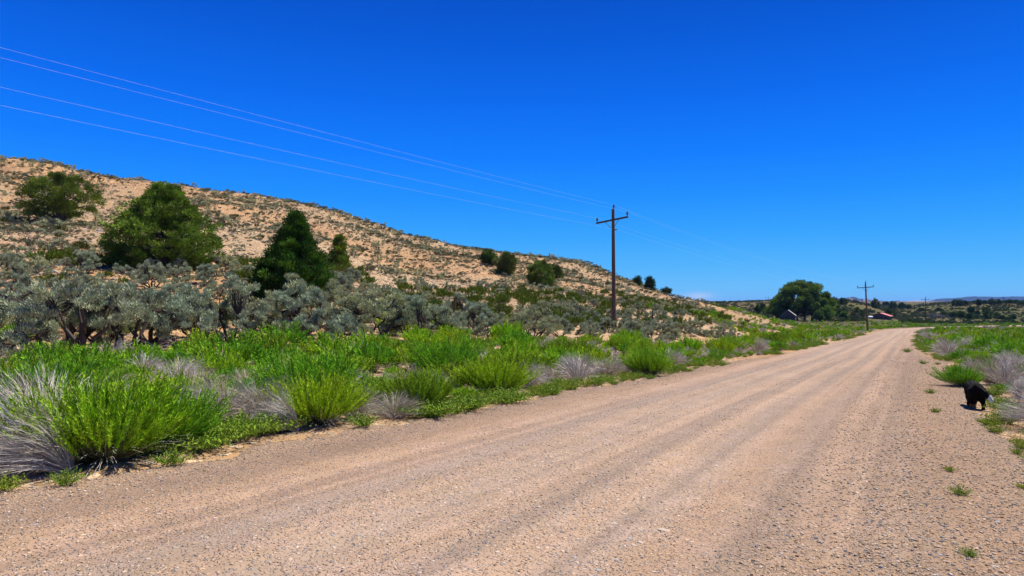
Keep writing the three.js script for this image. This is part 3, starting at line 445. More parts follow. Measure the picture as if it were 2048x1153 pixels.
{ const [x, d] = spot(1333, 158), g = juniper(311, { w: pxw(158, 19), h: pxw(158, 17), prof: [[0.3, 0.6], [0.5, 1], [0.8, 0.8], [1, 0.3]], clear: 0.4, sprays: 44, leaves: 26, size: 0.26, trunkR: 0.13, lumpy: 0.6, colour: [0.035, 0.07, 0.025], bright: [0.07, 0.11, 0.03] }); const t = thing('pine_tree', 'small open-crowned pine on bare trunk at the end of the ridge skyline', 'tree'); t.position.set(x, land(x, d), -d); part(t, 'crown', g.crown, M.juniper); part(t, 'trunk', g.trunk, M.bark); }
// the valley trees
{
  const [x, d] = spot(1603, 262), y0 = land(x, d), h = EYE + (HORIZON - 566) / F * d - y0;
  const g = broadleaf(320, { w: pxw(d, 126), h, clumps: 150, leaves: 300, size: 0.55, clear: 0.14, colour: [0.045, 0.115, 0.012], bright: [0.2, 0.3, 0.03], trunks: 4, trunkR: 0.5, cr: 1.6 });
  const t = thing('cottonwood_tree', 'huge spreading dark green cottonwood towering over the old shed', 'tree'); t.position.set(x, y0, -d); part(t, 'crown', g.crown, M.broad); part(t, 'trunk', g.trunk, M.bark);
}
function bushTree(label, group, [px0, px1], top, base, depth, seed, opts = {}) {
  const cx = (px0 + px1) / 2, [x, d] = depth ? spot(cx, depth) : at(cx, base), y0 = land(x, d), h = Math.max(0.8, EYE + (HORIZON - top) / F * d - y0), w = pxw(d, px1 - px0), n = clamp(Math.round((px1 - px0) * (base - top) / 8), 12, 60);
  const g = broadleaf(seed, { w: w * 0.86, h: h * 0.96, clumps: n, leaves: 110, size: 0.1 + d * 0.0009, clear: 0.08, trunks: 1, trunkR: Math.min(0.25, w * 0.05), cr: Math.min(w, h) * 0.2, ...opts });
  const t = thing('leafy_tree', label, 'tree', group); t.position.set(x, y0, -d); part(t, 'crown', g.crown, M.broad); part(t, 'trunk', g.trunk, M.bark); return t;
}
const LUSH = { colour: [0.07, 0.17, 0.02], bright: [0.14, 0.26, 0.03] }, DARK = { colour: [0.03, 0.07, 0.015], bright: [0.06, 0.1, 0.02] };
bushTree('bright green young tree rising behind the dark shed', null, [1563, 1586], 605, 632, 266, 331, LUSH);
bushTree('small green shrub tree at the left corner of the dark shed', null, [1553, 1568], 615, 636, 258, 332, LUSH);
bushTree('tall light green bush at the right foot of the cottonwood', null, [1638, 1664], 613, 643, 250, 333, LUSH);
bushTree('rounded green bush nearest the cottonwood trunks on their right', null, [1628, 1648], 622, 643, 246, 334, { colour: [0.06, 0.13, 0.02], bright: [0.11, 0.2, 0.03] });
bushTree('dark green tree merging with the right side of the cottonwood', null, [1652, 1682], 592, 617, 320, 335, DARK);
bushTree('small bright green bush before the dark round juniper', null, [1680, 1696], 624, 641, 262, 336, LUSH);
const FAR = { clear: 0.03, lumpy: 0.35, trunkR: 0.16, colour: [0.05, 0.1, 0.02], bright: [0.1, 0.16, 0.03], sprays: 170, leaves: 30 };
[['dark round juniper under the eroded bank right of the cottonwood', [1676, 1697], 616, 633, 300], ['wide dark round juniper left of the second pole', [1702, 1729], 616, 634, 305], ['dark juniper on the skyline beside the cottonwood', [1678, 1694], 597, 612, 400],
  ['dark juniper on the green mound behind the second pole', [1742, 1759], 598, 611, 430], ['big dark juniper just above the red-roofed cabin', [1768, 1792], 619, 638, 330],
  ['small conical juniper, left of three by the dead snag', [1509, 1522], 612, 626, 300], ['round juniper upslope of the dead snag', [1522, 1530], 607, 616, 360], ['low twin-topped juniper left of the cottonwood', [1525, 1539], 615, 626, 300]]
  .forEach(([l, p, t, b, d], k) => juniperAt(l, null, p, t, b, d, { ...FAR, prof: ROUND }, 'juniper_tree', 350 + k));
[[1766, 1778, 605, 613, 700], [1778, 1795, 604, 619, 520], [1797, 1811, 607, 618, 560], [1836, 1848, 618, 627, 470], [1814, 1822, 612, 620, 560], [1873, 1882, 621, 629, 440], [1882, 1890, 628, 636, 380]].forEach(([a, b, t, e, d], k) => juniperAt(['leftmost dark juniper on the scrubby slope between second and third pole', 'second dark juniper on the scrubby slope right of the second pole', 'third dark juniper on the scrubby slope right of the second pole', 'dark juniper just left of the third pole', 'little dark juniper midway between second and third pole', 'little dark juniper right of the third pole', 'low dark juniper by the leafless shrubs behind the bend'][k], 'junipers around the third pole', [a, b], t, e, d, { ...FAR, prof: ROUND }, 'juniper_tree', 370 + k));
[[1904, 1920, 600, 613, 500], [1914, 1928, 601, 615, 490], [1928, 1935, 603, 614, 500], [1953, 1962, 601, 615, 490], [1963, 1976, 603, 614, 510], [1975, 1992, 599, 618, 480], [1990, 2004, 601, 616, 500], [2002, 2014, 603, 616, 510], [2010, 2026, 601, 615, 505], [2024, 2040, 602, 616, 505], [2036, 2056, 604, 620, 480], [2046, 2070, 604, 622, 470], [1948, 1955, 606, 612, 540]].forEach(([a, b, t, e, d], k) => juniperAt(['first', 'second', 'third', 'fifth', 'sixth', 'seventh', 'eighth', 'ninth', 'tenth', 'eleventh', 'twelfth', 'thirteenth', 'fourth'][k] + ' dark tree from the left in the row along the right hill crest', 'trees along the right hill crest', [a, b], t, e, d, { ...FAR, prof: ROUND, trunkR: 0.22, clear: 0.1 }, 'juniper_tree', 390 + k));
[[1899, 1913, 626, 638], [1912, 1929, 623, 638], [1931, 1946, 629, 641], [1938, 1948, 615, 627], [1965, 1984, 622, 641], [1967, 1979, 617, 628], [1988, 2000, 628, 640], [1999, 2009, 633, 641], [2012, 2020, 637, 644], [2022, 2030, 632, 640], [1949, 1956, 633, 640], [1952, 1958, 624, 630]].forEach(([a, b, t, e], k) => juniperAt(['first', 'second', 'third', 'fourth', 'seventh', 'eighth', 'ninth', 'tenth', 'eleventh', 'twelfth', 'fifth', 'sixth'][k] + ' dark juniper from the left on the tan slope below the right crest', 'junipers on the right hill slope', [a, b], t, e, 440 - (e - 615) * 4, { ...FAR, prof: ROUND, trunkR: 0.18 }, 'juniper_tree', 410 + k));
// dead snags and bare shrubs
function snag(label, [px0, px1], top, depth, seed, opts, base = 'dead_tree', group = null) {
  const [x, d] = spot((px0 + px1) / 2, depth), y0 = land(x, d), h = EYE + (HORIZON - top) / F * d - y0, g = bareTree(seed, { h: h * 0.92, r0: 0.05 + h * 0.02, ...opts });
  const t = thing(base, label, 'dead tree', group); t.position.set(x, y0, -d); part(t, 'branches', g.branches, M.bark);
}
snag('tall bare grey snag left of the small conical juniper in the valley', [1492, 1504], 608, 230, 501, { spread: 0.28, stems: 3, kids: 3, col: [0.16, 0.14, 0.13] });
snag('thin bare snag on the grassy slope, leftmost in the valley', [1471, 1478], 600, 330, 502, { spread: 0.25, kids: 3, col: [0.13, 0.12, 0.12] });
snag('low grey leafless tree on the grassy slope', [1476, 1490], 611, 280, 503, { spread: 0.7, stems: 3, col: [0.24, 0.22, 0.23] });
snag('dead snag on the skyline left of the cottonwood, the taller of two', [1534, 1540], 592, 470, 504, { spread: 0.22, kids: 3, col: [0.12, 0.11, 0.12] });
snag('dead snag on the skyline left of the cottonwood, the shorter of two', [1529, 1533], 594.5, 470, 505, { spread: 0.22, kids: 3, col: [0.12, 0.11, 0.12] });
snag('grey leafless tree at the right end of the right hill', [2016, 2042], 613, 430, 506, { spread: 0.8, stems: 5, col: [0.26, 0.24, 0.26] });
[[1856, 1868, 620, 350], [1868, 1880, 622, 345], [1878, 1892, 625, 340], [1892, 1904, 631, 335], [1862, 1874, 628, 335]].forEach(([a, b, t, d], k) => snag(['first', 'third', 'fourth', 'fifth', 'second'][k] + ' grey leafless shrub from the left behind the road bend', [a, b], t, d, 510 + k, { spread: 0.9, stems: 6, col: [0.24, 0.22, 0.24] }, 'dead_tree', 'grey shrubs at the road bend'));
snag('leaning dead shrub with black branches under the old hillside juniper', [38, 66], 445, 52, 520, { spread: 0.85, stems: 3, kids: 4, r0: 0.05, col: [0.1, 0.085, 0.08] });
snag('small dead shrub with twisted dark stem below the old hillside juniper', [88, 116], 468, 48, 521, { spread: 0.9, stems: 3, kids: 4, r0: 0.035, col: [0.1, 0.08, 0.07] });
snag('grey leafless shrub before the largest juniper on its left', [150, 178], 492, 42, 522, { spread: 0.9, stems: 5, kids: 4, r0: 0.03, col: [0.2, 0.17, 0.16] });
console.log('trees ready');

// ---------------------------------------------------------------- brush
const R0 = rngOf(77);
const inView = (x, d, m = 0.1) => d > 2 && Math.abs(x / d) < 0.726 + m;
const used = new Map();                                               // spacing grid
function clear(x, d, gap) { const k = 1.2, i = Math.floor(x / k), j = Math.floor(d / k), n = Math.ceil(gap / k); for (let a = -n; a <= n; a++) for (let b = -n; b <= n; b++) for (const q of used.get((i + a) * 100003 + j + b) || []) if (Math.hypot(q[0] - x, q[1] - d) < gap * 0.5 + q[2] * 0.5) return false; return true; }
function occupy(x, d, gap) { const k = 1.2, key = Math.floor(x / k) * 100003 + Math.floor(d / k); if (!used.has(key)) used.set(key, []); used.get(key).push([x, d, gap]); }
const pick = (a) => a[Math.floor(R0() * a.length)];
const plants = { rabbit: [], dead: [], sage: [], weed: [], hill: [] };
function want(kind, x, d, size, gap, extra = {}) { if (!clear(x, d, gap)) return false; occupy(x, d, gap); plants[kind].push({ x, d, size, turn: R0() * 6.283, ...extra }); return true; }

{ const [x, d] = at(1957, 818); occupy(x, d, 1.5); occupy(x + 0.5, d - 0.5, 1.2); occupy(x - 0.3, d - 0.8, 1.0); occupy(x + 1.1, d - 0.6, 1.6); occupy(x + 1.0, d + 0.4, 1.3); occupy(x + 1.6, d - 1.2, 1.6); }
// plants one can single out in the photograph: [column, row of the foot, size in m]
const KEY = [];
function key(kind, px, py, size, name, label, proto, turn, wide) { const [x, d] = at(px, py); occupy(x, d, size * 0.9); KEY.push([kind, x, d, size, name, label, proto, turn, wide]); }
key('rabbit', 210, 925, 1.18, 'rabbitbrush', 'large nearest bright green rabbitbrush mound at the left road edge', P.rabbitNear[0], 0.4);
key('dead', 95, 935, 1.35, 'dead_brush', 'big fan of bleached grey stems at the far left foreground', P.deadComb[0], 2.7);
key('dead', 150, 945, 0.95, 'dead_brush', 'grey stems sweeping under the nearest rabbitbrush mound', P.deadComb[1], 3.6);
key('rabbit', 318, 898, 0.95, 'rabbitbrush', 'darker green rabbitbrush joined to the right of the nearest mound', P.rabbitNear[1], 1.0);
key('dead', 385, 862, 1.05, 'dead_brush', 'upright grey brush right of the nearest rabbitbrush mound', P.deadNear[0], 0);
key('dead', 445, 845, 1.15, 'dead_brush', 'wide lilac grey mound of dead stems above the olive weed mat', P.deadNear[1], 1);
key('dead', 525, 842, 1.1, 'dead_brush', 'drooping lilac grey dead mound left of the round rabbitbrush', P.deadNear[2], 2);
key('rabbit', 640, 848, 1.0, 'rabbitbrush', 'rounded bright rabbitbrush over grey stems beside the road', P.rabbitNear[2], 0.2);
key('dead', 600, 862, 0.75, 'dead_brush', 'grey stems lying under the round rabbitbrush by the road', P.deadComb[2], 3.4);
key('dead', 708, 836, 0.85, 'dead_brush', 'upright pale dead tuft right of the round roadside rabbitbrush', P.deadNear[0], 2.2);
key('dead', 790, 838, 0.7, 'dead_brush', 'tan and grey dead clump close to the gravel edge', P.deadNear[1], 4.1);
key('rabbit', 830, 822, 0.95, 'rabbitbrush', 'dense green rabbitbrush behind the long roadside weed strip', P.rabbitNear[3], 3.0);
key('dead', 862, 790, 0.8, 'dead_brush', 'blue grey dead stems under the tall dark-stemmed rabbitbrush', P.deadNear[2], 5.0);
key('rabbit', 895, 758, 1.35, 'rabbitbrush', 'tallest rabbitbrush with dark bare stems below its green top', P.rabbitNear[1], 4.0);
key('rabbit', 990, 790, 1.05, 'rabbitbrush', 'upright vase-shaped rabbitbrush near the middle of the belt', P.rabbitNear[2], 2.0);
key('dead', 1052, 776, 0.95, 'dead_brush', 'dark grey drooping dead mound right of the vase-shaped rabbitbrush', P.deadNear[0], 3.3);
key('dead', 1105, 770, 0.8, 'dead_brush', 'brown grey dead tuft between two rabbitbrush near the belt middle', P.deadNear[1], 0.3);
key('dead', 1160, 752, 1.1, 'dead_brush', 'broad silver dead mound beside the road, left of the grey pair', P.deadNear[2], 0.9);
key('dead', 1222, 750, 0.85, 'dead_brush', 'left of the two silver dead tufts at the road edge', P.deadNear[0], 1.9);
key('dead', 1262, 750, 0.95, 'dead_brush', 'right of the two silver dead tufts at the road edge', P.deadNear[1], 2.9);
key('rabbit', 1300, 752, 1.0, 'rabbitbrush', 'rabbitbrush reaching the gravel right of the silver dead tufts', P.rabbitNear[0], 1.2);
key('rabbit', 1130, 728, 1.25, 'rabbitbrush', 'tall bright rabbitbrush behind the broad silver dead mound', P.rabbitNear[3], 0.1);
key('sage', 515, 690, 1.05, 'sagebrush', 'low pale round sagebrush in front of the crooked sage trunks', P.sageRound[0], 0);
key('sage', 650, 694, 1.3, 'sagebrush', 'pale round sagebrush right of the crooked sage trunks', P.sageRound[1], 1);
key('sage', 60, 702, 1.25, 'sagebrush', 'tall bushy sagebrush at the left frame edge', P.sageBig[0], 0.4);
key('sage', 150, 704, 1.1, 'sagebrush', 'leafy sagebrush with slanting trunk second from the left edge', P.sageBig[1], 1.4);
key('sage', 300, 690, 1.12, 'sagebrush', 'tree-like sagebrush with thick dark trunk behind the fence', P.sageBig[2], 2.6);
key('sage', 455, 686, 1.14, 'sagebrush', 'widest sagebrush on forked crooked trunks', P.sageBig[3], 0.2);
key('sage', 600, 680, 1.12, 'sagebrush', 'dark-trunked sagebrush below the conical juniper', P.sageBig[4], 1.2);
key('sage', 745, 682, 1.2, 'sagebrush', 'rounded sagebrush left of the thin fence post', P.sageBig[5], 3);
key('sage', 1255, 674, 0.95, 'sagebrush', 'low spreading sagebrush before the near pole', P.sageRound[3], 5);
key('sage', 1350, 668, 1.1, 'sagebrush', 'isolated pale sagebrush right of the near pole', P.sageRound[2], 2);
key('dead', 1990, 770, 1.25, 'dead_brush', 'pale straw coloured dead brush nearest the dog', P.deadNear[1], 1);
key('dead', 2035, 760, 1.05, 'dead_brush', 'large grey dead brush at the right frame edge behind the dog', P.deadComb[0], 1.2);
key('dead', 1945, 700, 1.2, 'dead_brush', 'long grey dead brush across the bend on the right', P.deadComb[1], 1.5);
key('dead', 2042, 800, 0.7, 'dead_brush', 'low grey dead sprays right of the dog at the frame edge', P.deadComb[2], 0.8);
key('rabbit', 1925, 775, 0.75, 'rabbitbrush', 'dark green bush just left of and behind the dog', P.rabbitNear[1], 2);
for (const [kind, x, d, size, name, label, proto, turn] of KEY) putPlant(proto, name, label, kind === 'rabbit' ? 'rabbitbrush' : kind === 'dead' ? 'dead brush' : 'sagebrush', null, x, d, size, turn, 0.03);

const sageFront = (s) => s < 26 ? mix(-20.5, -15.3, smooth(12, 26, s)) : mix(-15.3, -11.5, smooth(26, 42, s));
// belt between road and sage, and the field beyond
for (let k = 0; k < 75000; k++) {
  const big = k < 11500;
  const d = 5 + 255 * Math.pow(R0(), 1.6), x = mix(-1.35, 0.92, R0()) * d, [s, c] = roadAt(x, d), lat = c + MID; if (s < -9) continue;
  const size = big ? 0.85 + R0() * 0.45 : 0.4 + R0() * 0.3, gap = (d < 30 ? 0.98   : d < 90 ? 1.0 : 1.12) * size, n = fbm(x * 0.13, d * 0.13, 91), px = CX + x / d * F, bare = fbm(x * 0.06 + 3, d * 0.06, 93);
  if (c < 0) {
    const L = edgeL(s) - c; if (L < 0.55) continue;
    if (s < 62 && lat < sageFront(s) + (R0() - 0.2) * 2.2 + (px < 720 ? 2.2 : 0)) continue;
    if (px < 1290 && d > 42) continue; if (lat < -36 && R0() < 0.75) continue; if (px < 1420 && d > 85) continue;
    if (px < 1500 && px > 1290 && d > 45 && bare > 0.6) continue; if (d > 60 && px < 1520 && bare > 0.68) continue;
    if (L < 1.1 && R0() < 0.5) continue;
    const dead = (L < 6 && s < 60 ? 0.3 : 0.16) + (n > 0.57 ? 0.25 : 0); if (R0() < dead) want('dead', x, d, size * 0.85, gap * 0.9); else want('rabbit', x, d, size * (L < 1.5 ? 0.75 : 1) * (0.75 + 0.3 * n), gap);
  } else {
    const L = c - edgeR(s); if (L < 0.35 || d > 230) continue;
    const dead = L < 7 ? 0.4 : 0.04 + (n > 0.6 ? 0.2 : 0); if (R0() < dead) want('dead', x, d, size * 1.05, gap); else want('rabbit', x, d, size * (L < 2 ? 0.6 : 1), gap * 0.72);
  }
}
for (let k = 0; k < 400; k++) { const d = 20 + 22 * R0(), x = mix(-0.8, 0.05, R0()) * d, [s, c] = roadAt(x, d), deep = sageFront(s) - (c + MID); if (deep < 0.5 || deep > 8) continue; if (R0() < 0.16) want('rabbit', x, d, 0.75 + R0() * 0.4, 1.5); }
// sage belt, then thinner sage up the bank
for (let k = 0; k < 22000; k++) {
  const d = 12 + 120 * Math.pow(R0(), 1.1), x = mix(-1.25, 0.36, R0()) * d, [s, c] = roadAt(x, d), lat = c + MID, px = CX + x / d * F; if (s < -8) continue;
  const deep = sageFront(s) - lat; if (s < 62 ? deep < 0 : px > 1480 || lat > -16) continue;
  const y = land(x, d), [, u] = [0, (y - EYE) / d]; if (u > (px < 700 ? 0.05 : 0.03) && px < 1150) continue;               // the hill proper has small shrubs
  const near = deep < 9 && s < 62 && px < 1340, keep = near ? 1 : px < 850 ? 0.85 : px < 1150 ? 0.55 : 0.25; if (R0() > keep) continue;
  if (!near && fbm(x * 0.08, d * 0.08, 95) < (px < 850 ? 0.36 : 0.44)) continue;
  want('sage', x, d, near ? (0.78 + R0() * 0.5) * mix(1, 0.56, smooth(22, 38, s)) : px < 700 ? 0.5 + R0() * 0.32 : 0.5 + R0() * 0.45, near ? 1.55 : 1.3, { tall: R0() < (near ? mix(0.8, 0.5, smooth(22, 34, s)) : px < 700 ? 0.12 : 0.05) });
}
for (let k = 0; k < 5000; k++) { const d = 30 + 85 * R0(), x = mix(-0.83, 0.34, Math.pow(R0(), 0.5)) * d, [s, c] = roadAt(x, d); if (sageFront(s) - (c + MID) < 6) continue; if ((land(x, d) - EYE) / d > (x / d < -0.2 ? 0.06 : 0.022)) continue; if (fbm(x * 0.09, d * 0.09, 99) > 0.42) want('rabbit', x, d, 0.6 + R0() * 0.65, 1.0, { olive: true }); }
// small shrubs dotted over the hillside
for (let k = 0; k < 120000; k++) {
  const d = 38 + 150 * Math.pow(R0(), 0.8), x = mix(-1.2, 0.32, R0()) * d, px = CX + x / d * F, y = land(x, d), el = (y - EYE) / d; if (el < (px < 900 ? 0.035 : 0.0)) continue; if (px < 560 && px > 430 && el < 0.09 && R0() < 0.6) continue;
  const n = fbm(x * 0.09, d * 0.09, 97), n2 = fbm(x * 0.025, d * 0.025, 98), dens = (n > 0.56 ? 0.45 : 0.075) * (px > 1000 ? 1.5 : 1) * (n2 > 0.42 ? 1 : 0.5) * (px < 110 ? 1.6 : 1); if (R0() > dens) continue;
  const size = (0.22 + 0.62 * Math.pow(R0(), 1.8)) * (px < 120 || d > 115 ? 1.15 : 1); want('hill', x, d, size, size * 1.0 + 0.1);
}
// weeds along both edges, and stray ones on the gravel
for (let k = 0; k < 5200; k++) { const s = -4 + 110 * Math.pow(R0(), 1.5), left = R0() < 0.62, e = left ? edgeL(s) : edgeR(s), off = (R0() - 0.32) * 0.9, c = left ? e - off : e + off, [x, d] = roadPoint(s, c); if (!inView(x, d, 0.05) || d < 4) continue; if (fbm(s * 0.28, left ? 1 : 8, 101) < 0.42) continue; want('weed', x, d, (0.7 + R0() * 0.7) * (off < 0 ? 0.55 : 1), 0.34, { big: off > 0.25 && R0() < 0.5 }); }
for (let k = 0; k < 9000; k++) { const s = -2 + 60 * Math.pow(R0(), 1.3), left = R0() < 0.7, off = 0.5 + R0() * 11, c = left ? edgeL(s) - off : edgeR(s) + off, [x, d] = roadPoint(s, c); if (!inView(x, d, 0.05) || d < 5 || d > 45 || (left && c + MID < sageFront(s) + 1)) continue; if (fbm(x * 0.5, d * 0.5, 105) < 0.46) continue; want('weed', x, d, 0.7 + R0() * 0.8, 0.5, { big: R0() < 0.4 }); }
const sortNear = (a) => a.filter((p) => inView(p.x, p.d, 0.04)).sort((p, q) => q.size / q.d - p.size / p.d);
console.log(Object.entries(plants).map(([k, v]) => k + ' ' + v.length + '/' + sortNear(v).length).join(', '));

const COLUMNS = [[90, 'near the left frame edge'], [200, 'below the old hillside juniper'], [265, 'below the largest juniper, left side'], [330, 'straight below the largest juniper'], [400, 'below the largest juniper, right side'], [470, 'right of the largest juniper'], [540, 'below the conical juniper, left side'], [620, 'straight below the conical juniper'], [700, 'below the small egg-shaped juniper'], [780, 'right of the egg-shaped juniper'], [860, 'left of the tallest rabbitbrush'], [940, 'around the tallest rabbitbrush'], [1030, 'below the two round hillside junipers'], [1110, 'below the widest hillside juniper'], [1190, 'just left of the near pole'], [1260, 'in line with the near pole'], [1340, 'just right of the near pole'], [1450, 'between near pole and cottonwood'], [1560, 'left of the cottonwood'], [1680, 'before the cottonwood'], [1790, 'around the second pole'], [1880, 'by the road bend'], [1960, 'right of the road bend'], [9999, 'near the right frame edge']];
const columnOf = (px) => COLUMNS.find((c) => px < c[0])[1];
const sizeWord = (v, a, b) => (v < a ? 'small' : v < b ? 'middling' : 'large');
const ordinal = (n) => ['first', 'second', 'third', 'fourth', 'fifth', 'sixth', 'seventh', 'eighth', 'ninth', 'tenth', 'eleventh', 'twelfth', 'thirteenth', 'fourteenth'][n];
const depthOf = (c, s) => { const L = c < 0 ? edgeL(s) - c : c - edgeR(s); return L < 1.6 ? 'at the gravel edge' : L < 5 ? 'in the front rows' : L < 10 ? 'in the middle rows' : 'in the back rows'; };
// one object for what lies past the three hundred largest of a kind
function mass(base, label, list, protos, category) {
  if (!list.length) return; const groups = protos.map(() => []); list.forEach((p, i) => groups[i % protos.length].push(p));
  const root = new THREE.Group(); root.name = named(base); tag(root, label, category, null, 'stuff'); scene.add(root);
  groups.forEach((g, k) => protos[k].forEach(([n, geo, mat]) => {
    if (!g.length) return; const m = new THREE.InstancedMesh(geo, mat, g.length), o = new THREE.Object3D(); m.name = n; m.userData.kind = 'stuff'; m.castShadow = m.receiveShadow = true;
    g.forEach((p, i) => { o.position.set(p.x, land(p.x, p.d) - 0.03, -p.d); o.rotation.set(0, p.turn, 0); o.scale.set(p.size * (p.wide || 1), p.size * (p.high || 1), p.size * (p.wide || 1)); o.updateMatrix(); m.setMatrixAt(i, o.matrix); }); root.add(m);
  }));
}
M.olive = leafMat([0.46, 0.4, 1], 0.1);
const whereRoad = (p) => { const [s, c] = roadAt(p.x, p.d), px = CX + p.x / p.d * F; return [s, c, px]; };
{
  const a = sortNear(plants.rabbit), own = a.slice(0, 270), rest = plants.rabbit.filter((p) => !own.includes(p));
  for (const p of own) {
    const [s, c, px] = whereRoad(p), right = c > 0;
    const k = Math.floor(R0() * 12), tone = ['bright green', 'dark green', 'lime green', 'dull green', 'light green', 'mid green'], near = p.d < 13, proto = p.olive ? P.rabbitMid[k].map(([n, g, m]) => [n, g, n === 'foliage' ? M.olive : m]) : near ? P.rabbitNear[k % 4] : P.rabbitMid[k];
    const label = `${sizeWord(p.size, 0.65, 0.95)} ${p.olive ? 'olive' : tone[near ? k % 4 : k % 6]} rabbitbrush ${p.olive ? 'behind the sagebrush' : depthOf(c, s)}, ${columnOf(px)}`, group = p.olive ? 'rabbitbrush behind the sagebrush' : right ? 'rabbitbrush right of the road' : 'rabbitbrush in the roadside belt';
    putPlant(proto, 'rabbitbrush', label, 'rabbitbrush', group, p.x, p.d, [p.size * (0.95 + R0() * 0.25), p.size, p.size * (0.95 + R0() * 0.25)], p.turn, 0.03);
  }
  mass('distant_rabbitbrush', 'far field of green rabbitbrush across the valley floor', rest.filter((p) => p.d > 40 && !p.olive), P.rabbitFar, 'rabbitbrush'); mass('bank_rabbitbrush', 'olive rabbitbrush scattered along the bank under the hill', rest.filter((p) => p.olive), P.rabbitFar.slice(0, 3).map((q) => q.map(([n, g, m]) => [n, g, n === 'foliage' ? M.olive : m])), 'rabbitbrush'); mass('rabbitbrush_thicket', 'rabbitbrush filling the gaps of the roadside belt', rest.filter((p) => p.d <= 40 && !p.olive), P.rabbitMid, 'rabbitbrush');
}
{
  const a = sortNear(plants.dead), own = a.slice(0, 150), rest = plants.dead.filter((p) => !own.includes(p));
  for (const p of own) { const [s, c, px] = whereRoad(p); putPlant(pick(p.d < 14 ? P.deadNear : P.deadMid), 'dead_brush', `${sizeWord(p.size, 0.55, 0.85)} grey dead brush ${depthOf(c, s)}, ${columnOf(px)}`, 'dead brush', c > 0 ? 'dead brush right of the road' : 'dead brush in the roadside belt', p.x, p.d, p.size, p.turn, 0.03); }
  mass('distant_dead_brush', 'far grey dead brush scattered over the valley floor', rest, P.deadFar, 'dead brush');
}
{
  const a = sortNear(plants.sage), own = a.slice(0, 260), rest = plants.sage.filter((p) => !own.includes(p));
  for (const p of own) { const [s, c, px] = whereRoad(p); const deep = sageFront(s) - (c + MID), label = `${p.tall ? 'tall' : 'low'} ${sizeWord(p.size, 0.7, 1.0)} sagebrush ${s > 62 ? 'on the far bank' : deep < 3 ? 'in the front row' : deep < 7 ? 'in the middle rows' : 'in the rear rows'}, ${columnOf(px)}`, group = p.tall ? 'tall sagebrush of the belt' : 'low sagebrush of the belt'; putPlant(pick(p.tall ? (px < 640 && R0() < 0.4 ? P.sageBig : P.sageMound) : P.sageRound), 'sagebrush', label, 'sagebrush', group, p.x, p.d, [p.size, p.size * (0.9 + R0() * 0.25), p.size], p.turn, 0.05); }
  mass('distant_sagebrush', 'small far sagebrush along the foot of the hill', rest, P.sageFar, 'sagebrush');
}
{
  const darkSage = leafMat([0.4, 0.4, 0.36], 0.05), hillProto = P.sageFar.map((p, k) => p.map(([n, g, m]) => [n, g, n === 'foliage' && k % 2 ? darkSage : m])), greenish = P.rabbitFar.slice(0, 2).map((p) => p.map(([n, g, m]) => [n, g, n === 'foliage' ? (M.oliveHill ??= leafMat([0.3, 0.21, 0.9], 0.1)) : m]));
  const all = [...hillProto, ...hillProto, ...greenish], a = sortNear(plants.hill), own = a.slice(0, 290), set = new Set(own), rest = plants.hill.filter((p) => !set.has(p)); rest.forEach((p) => { p.high = 0.85; p.wide = 1.1; });
  for (const p of own) { const px = CX + p.x / p.d * F; putPlant(pick(all), 'hillside_shrub', `${sizeWord(p.size, 0.45, 0.7)} grey hillside shrub ${p.d < 60 ? 'low on the slope' : p.d < 90 ? 'midway up the slope' : 'near the crest'}, ${columnOf(px)}`, 'shrub', 'shrubs dotted over the hillside', p.x, p.d, [p.size * 1.1, p.size * 0.9, p.size * 1.1], p.turn, 0.03); }
  mass('hillside_scrub', 'countless small shrubs dotted over the upper hillside', rest, all, 'shrub');
}
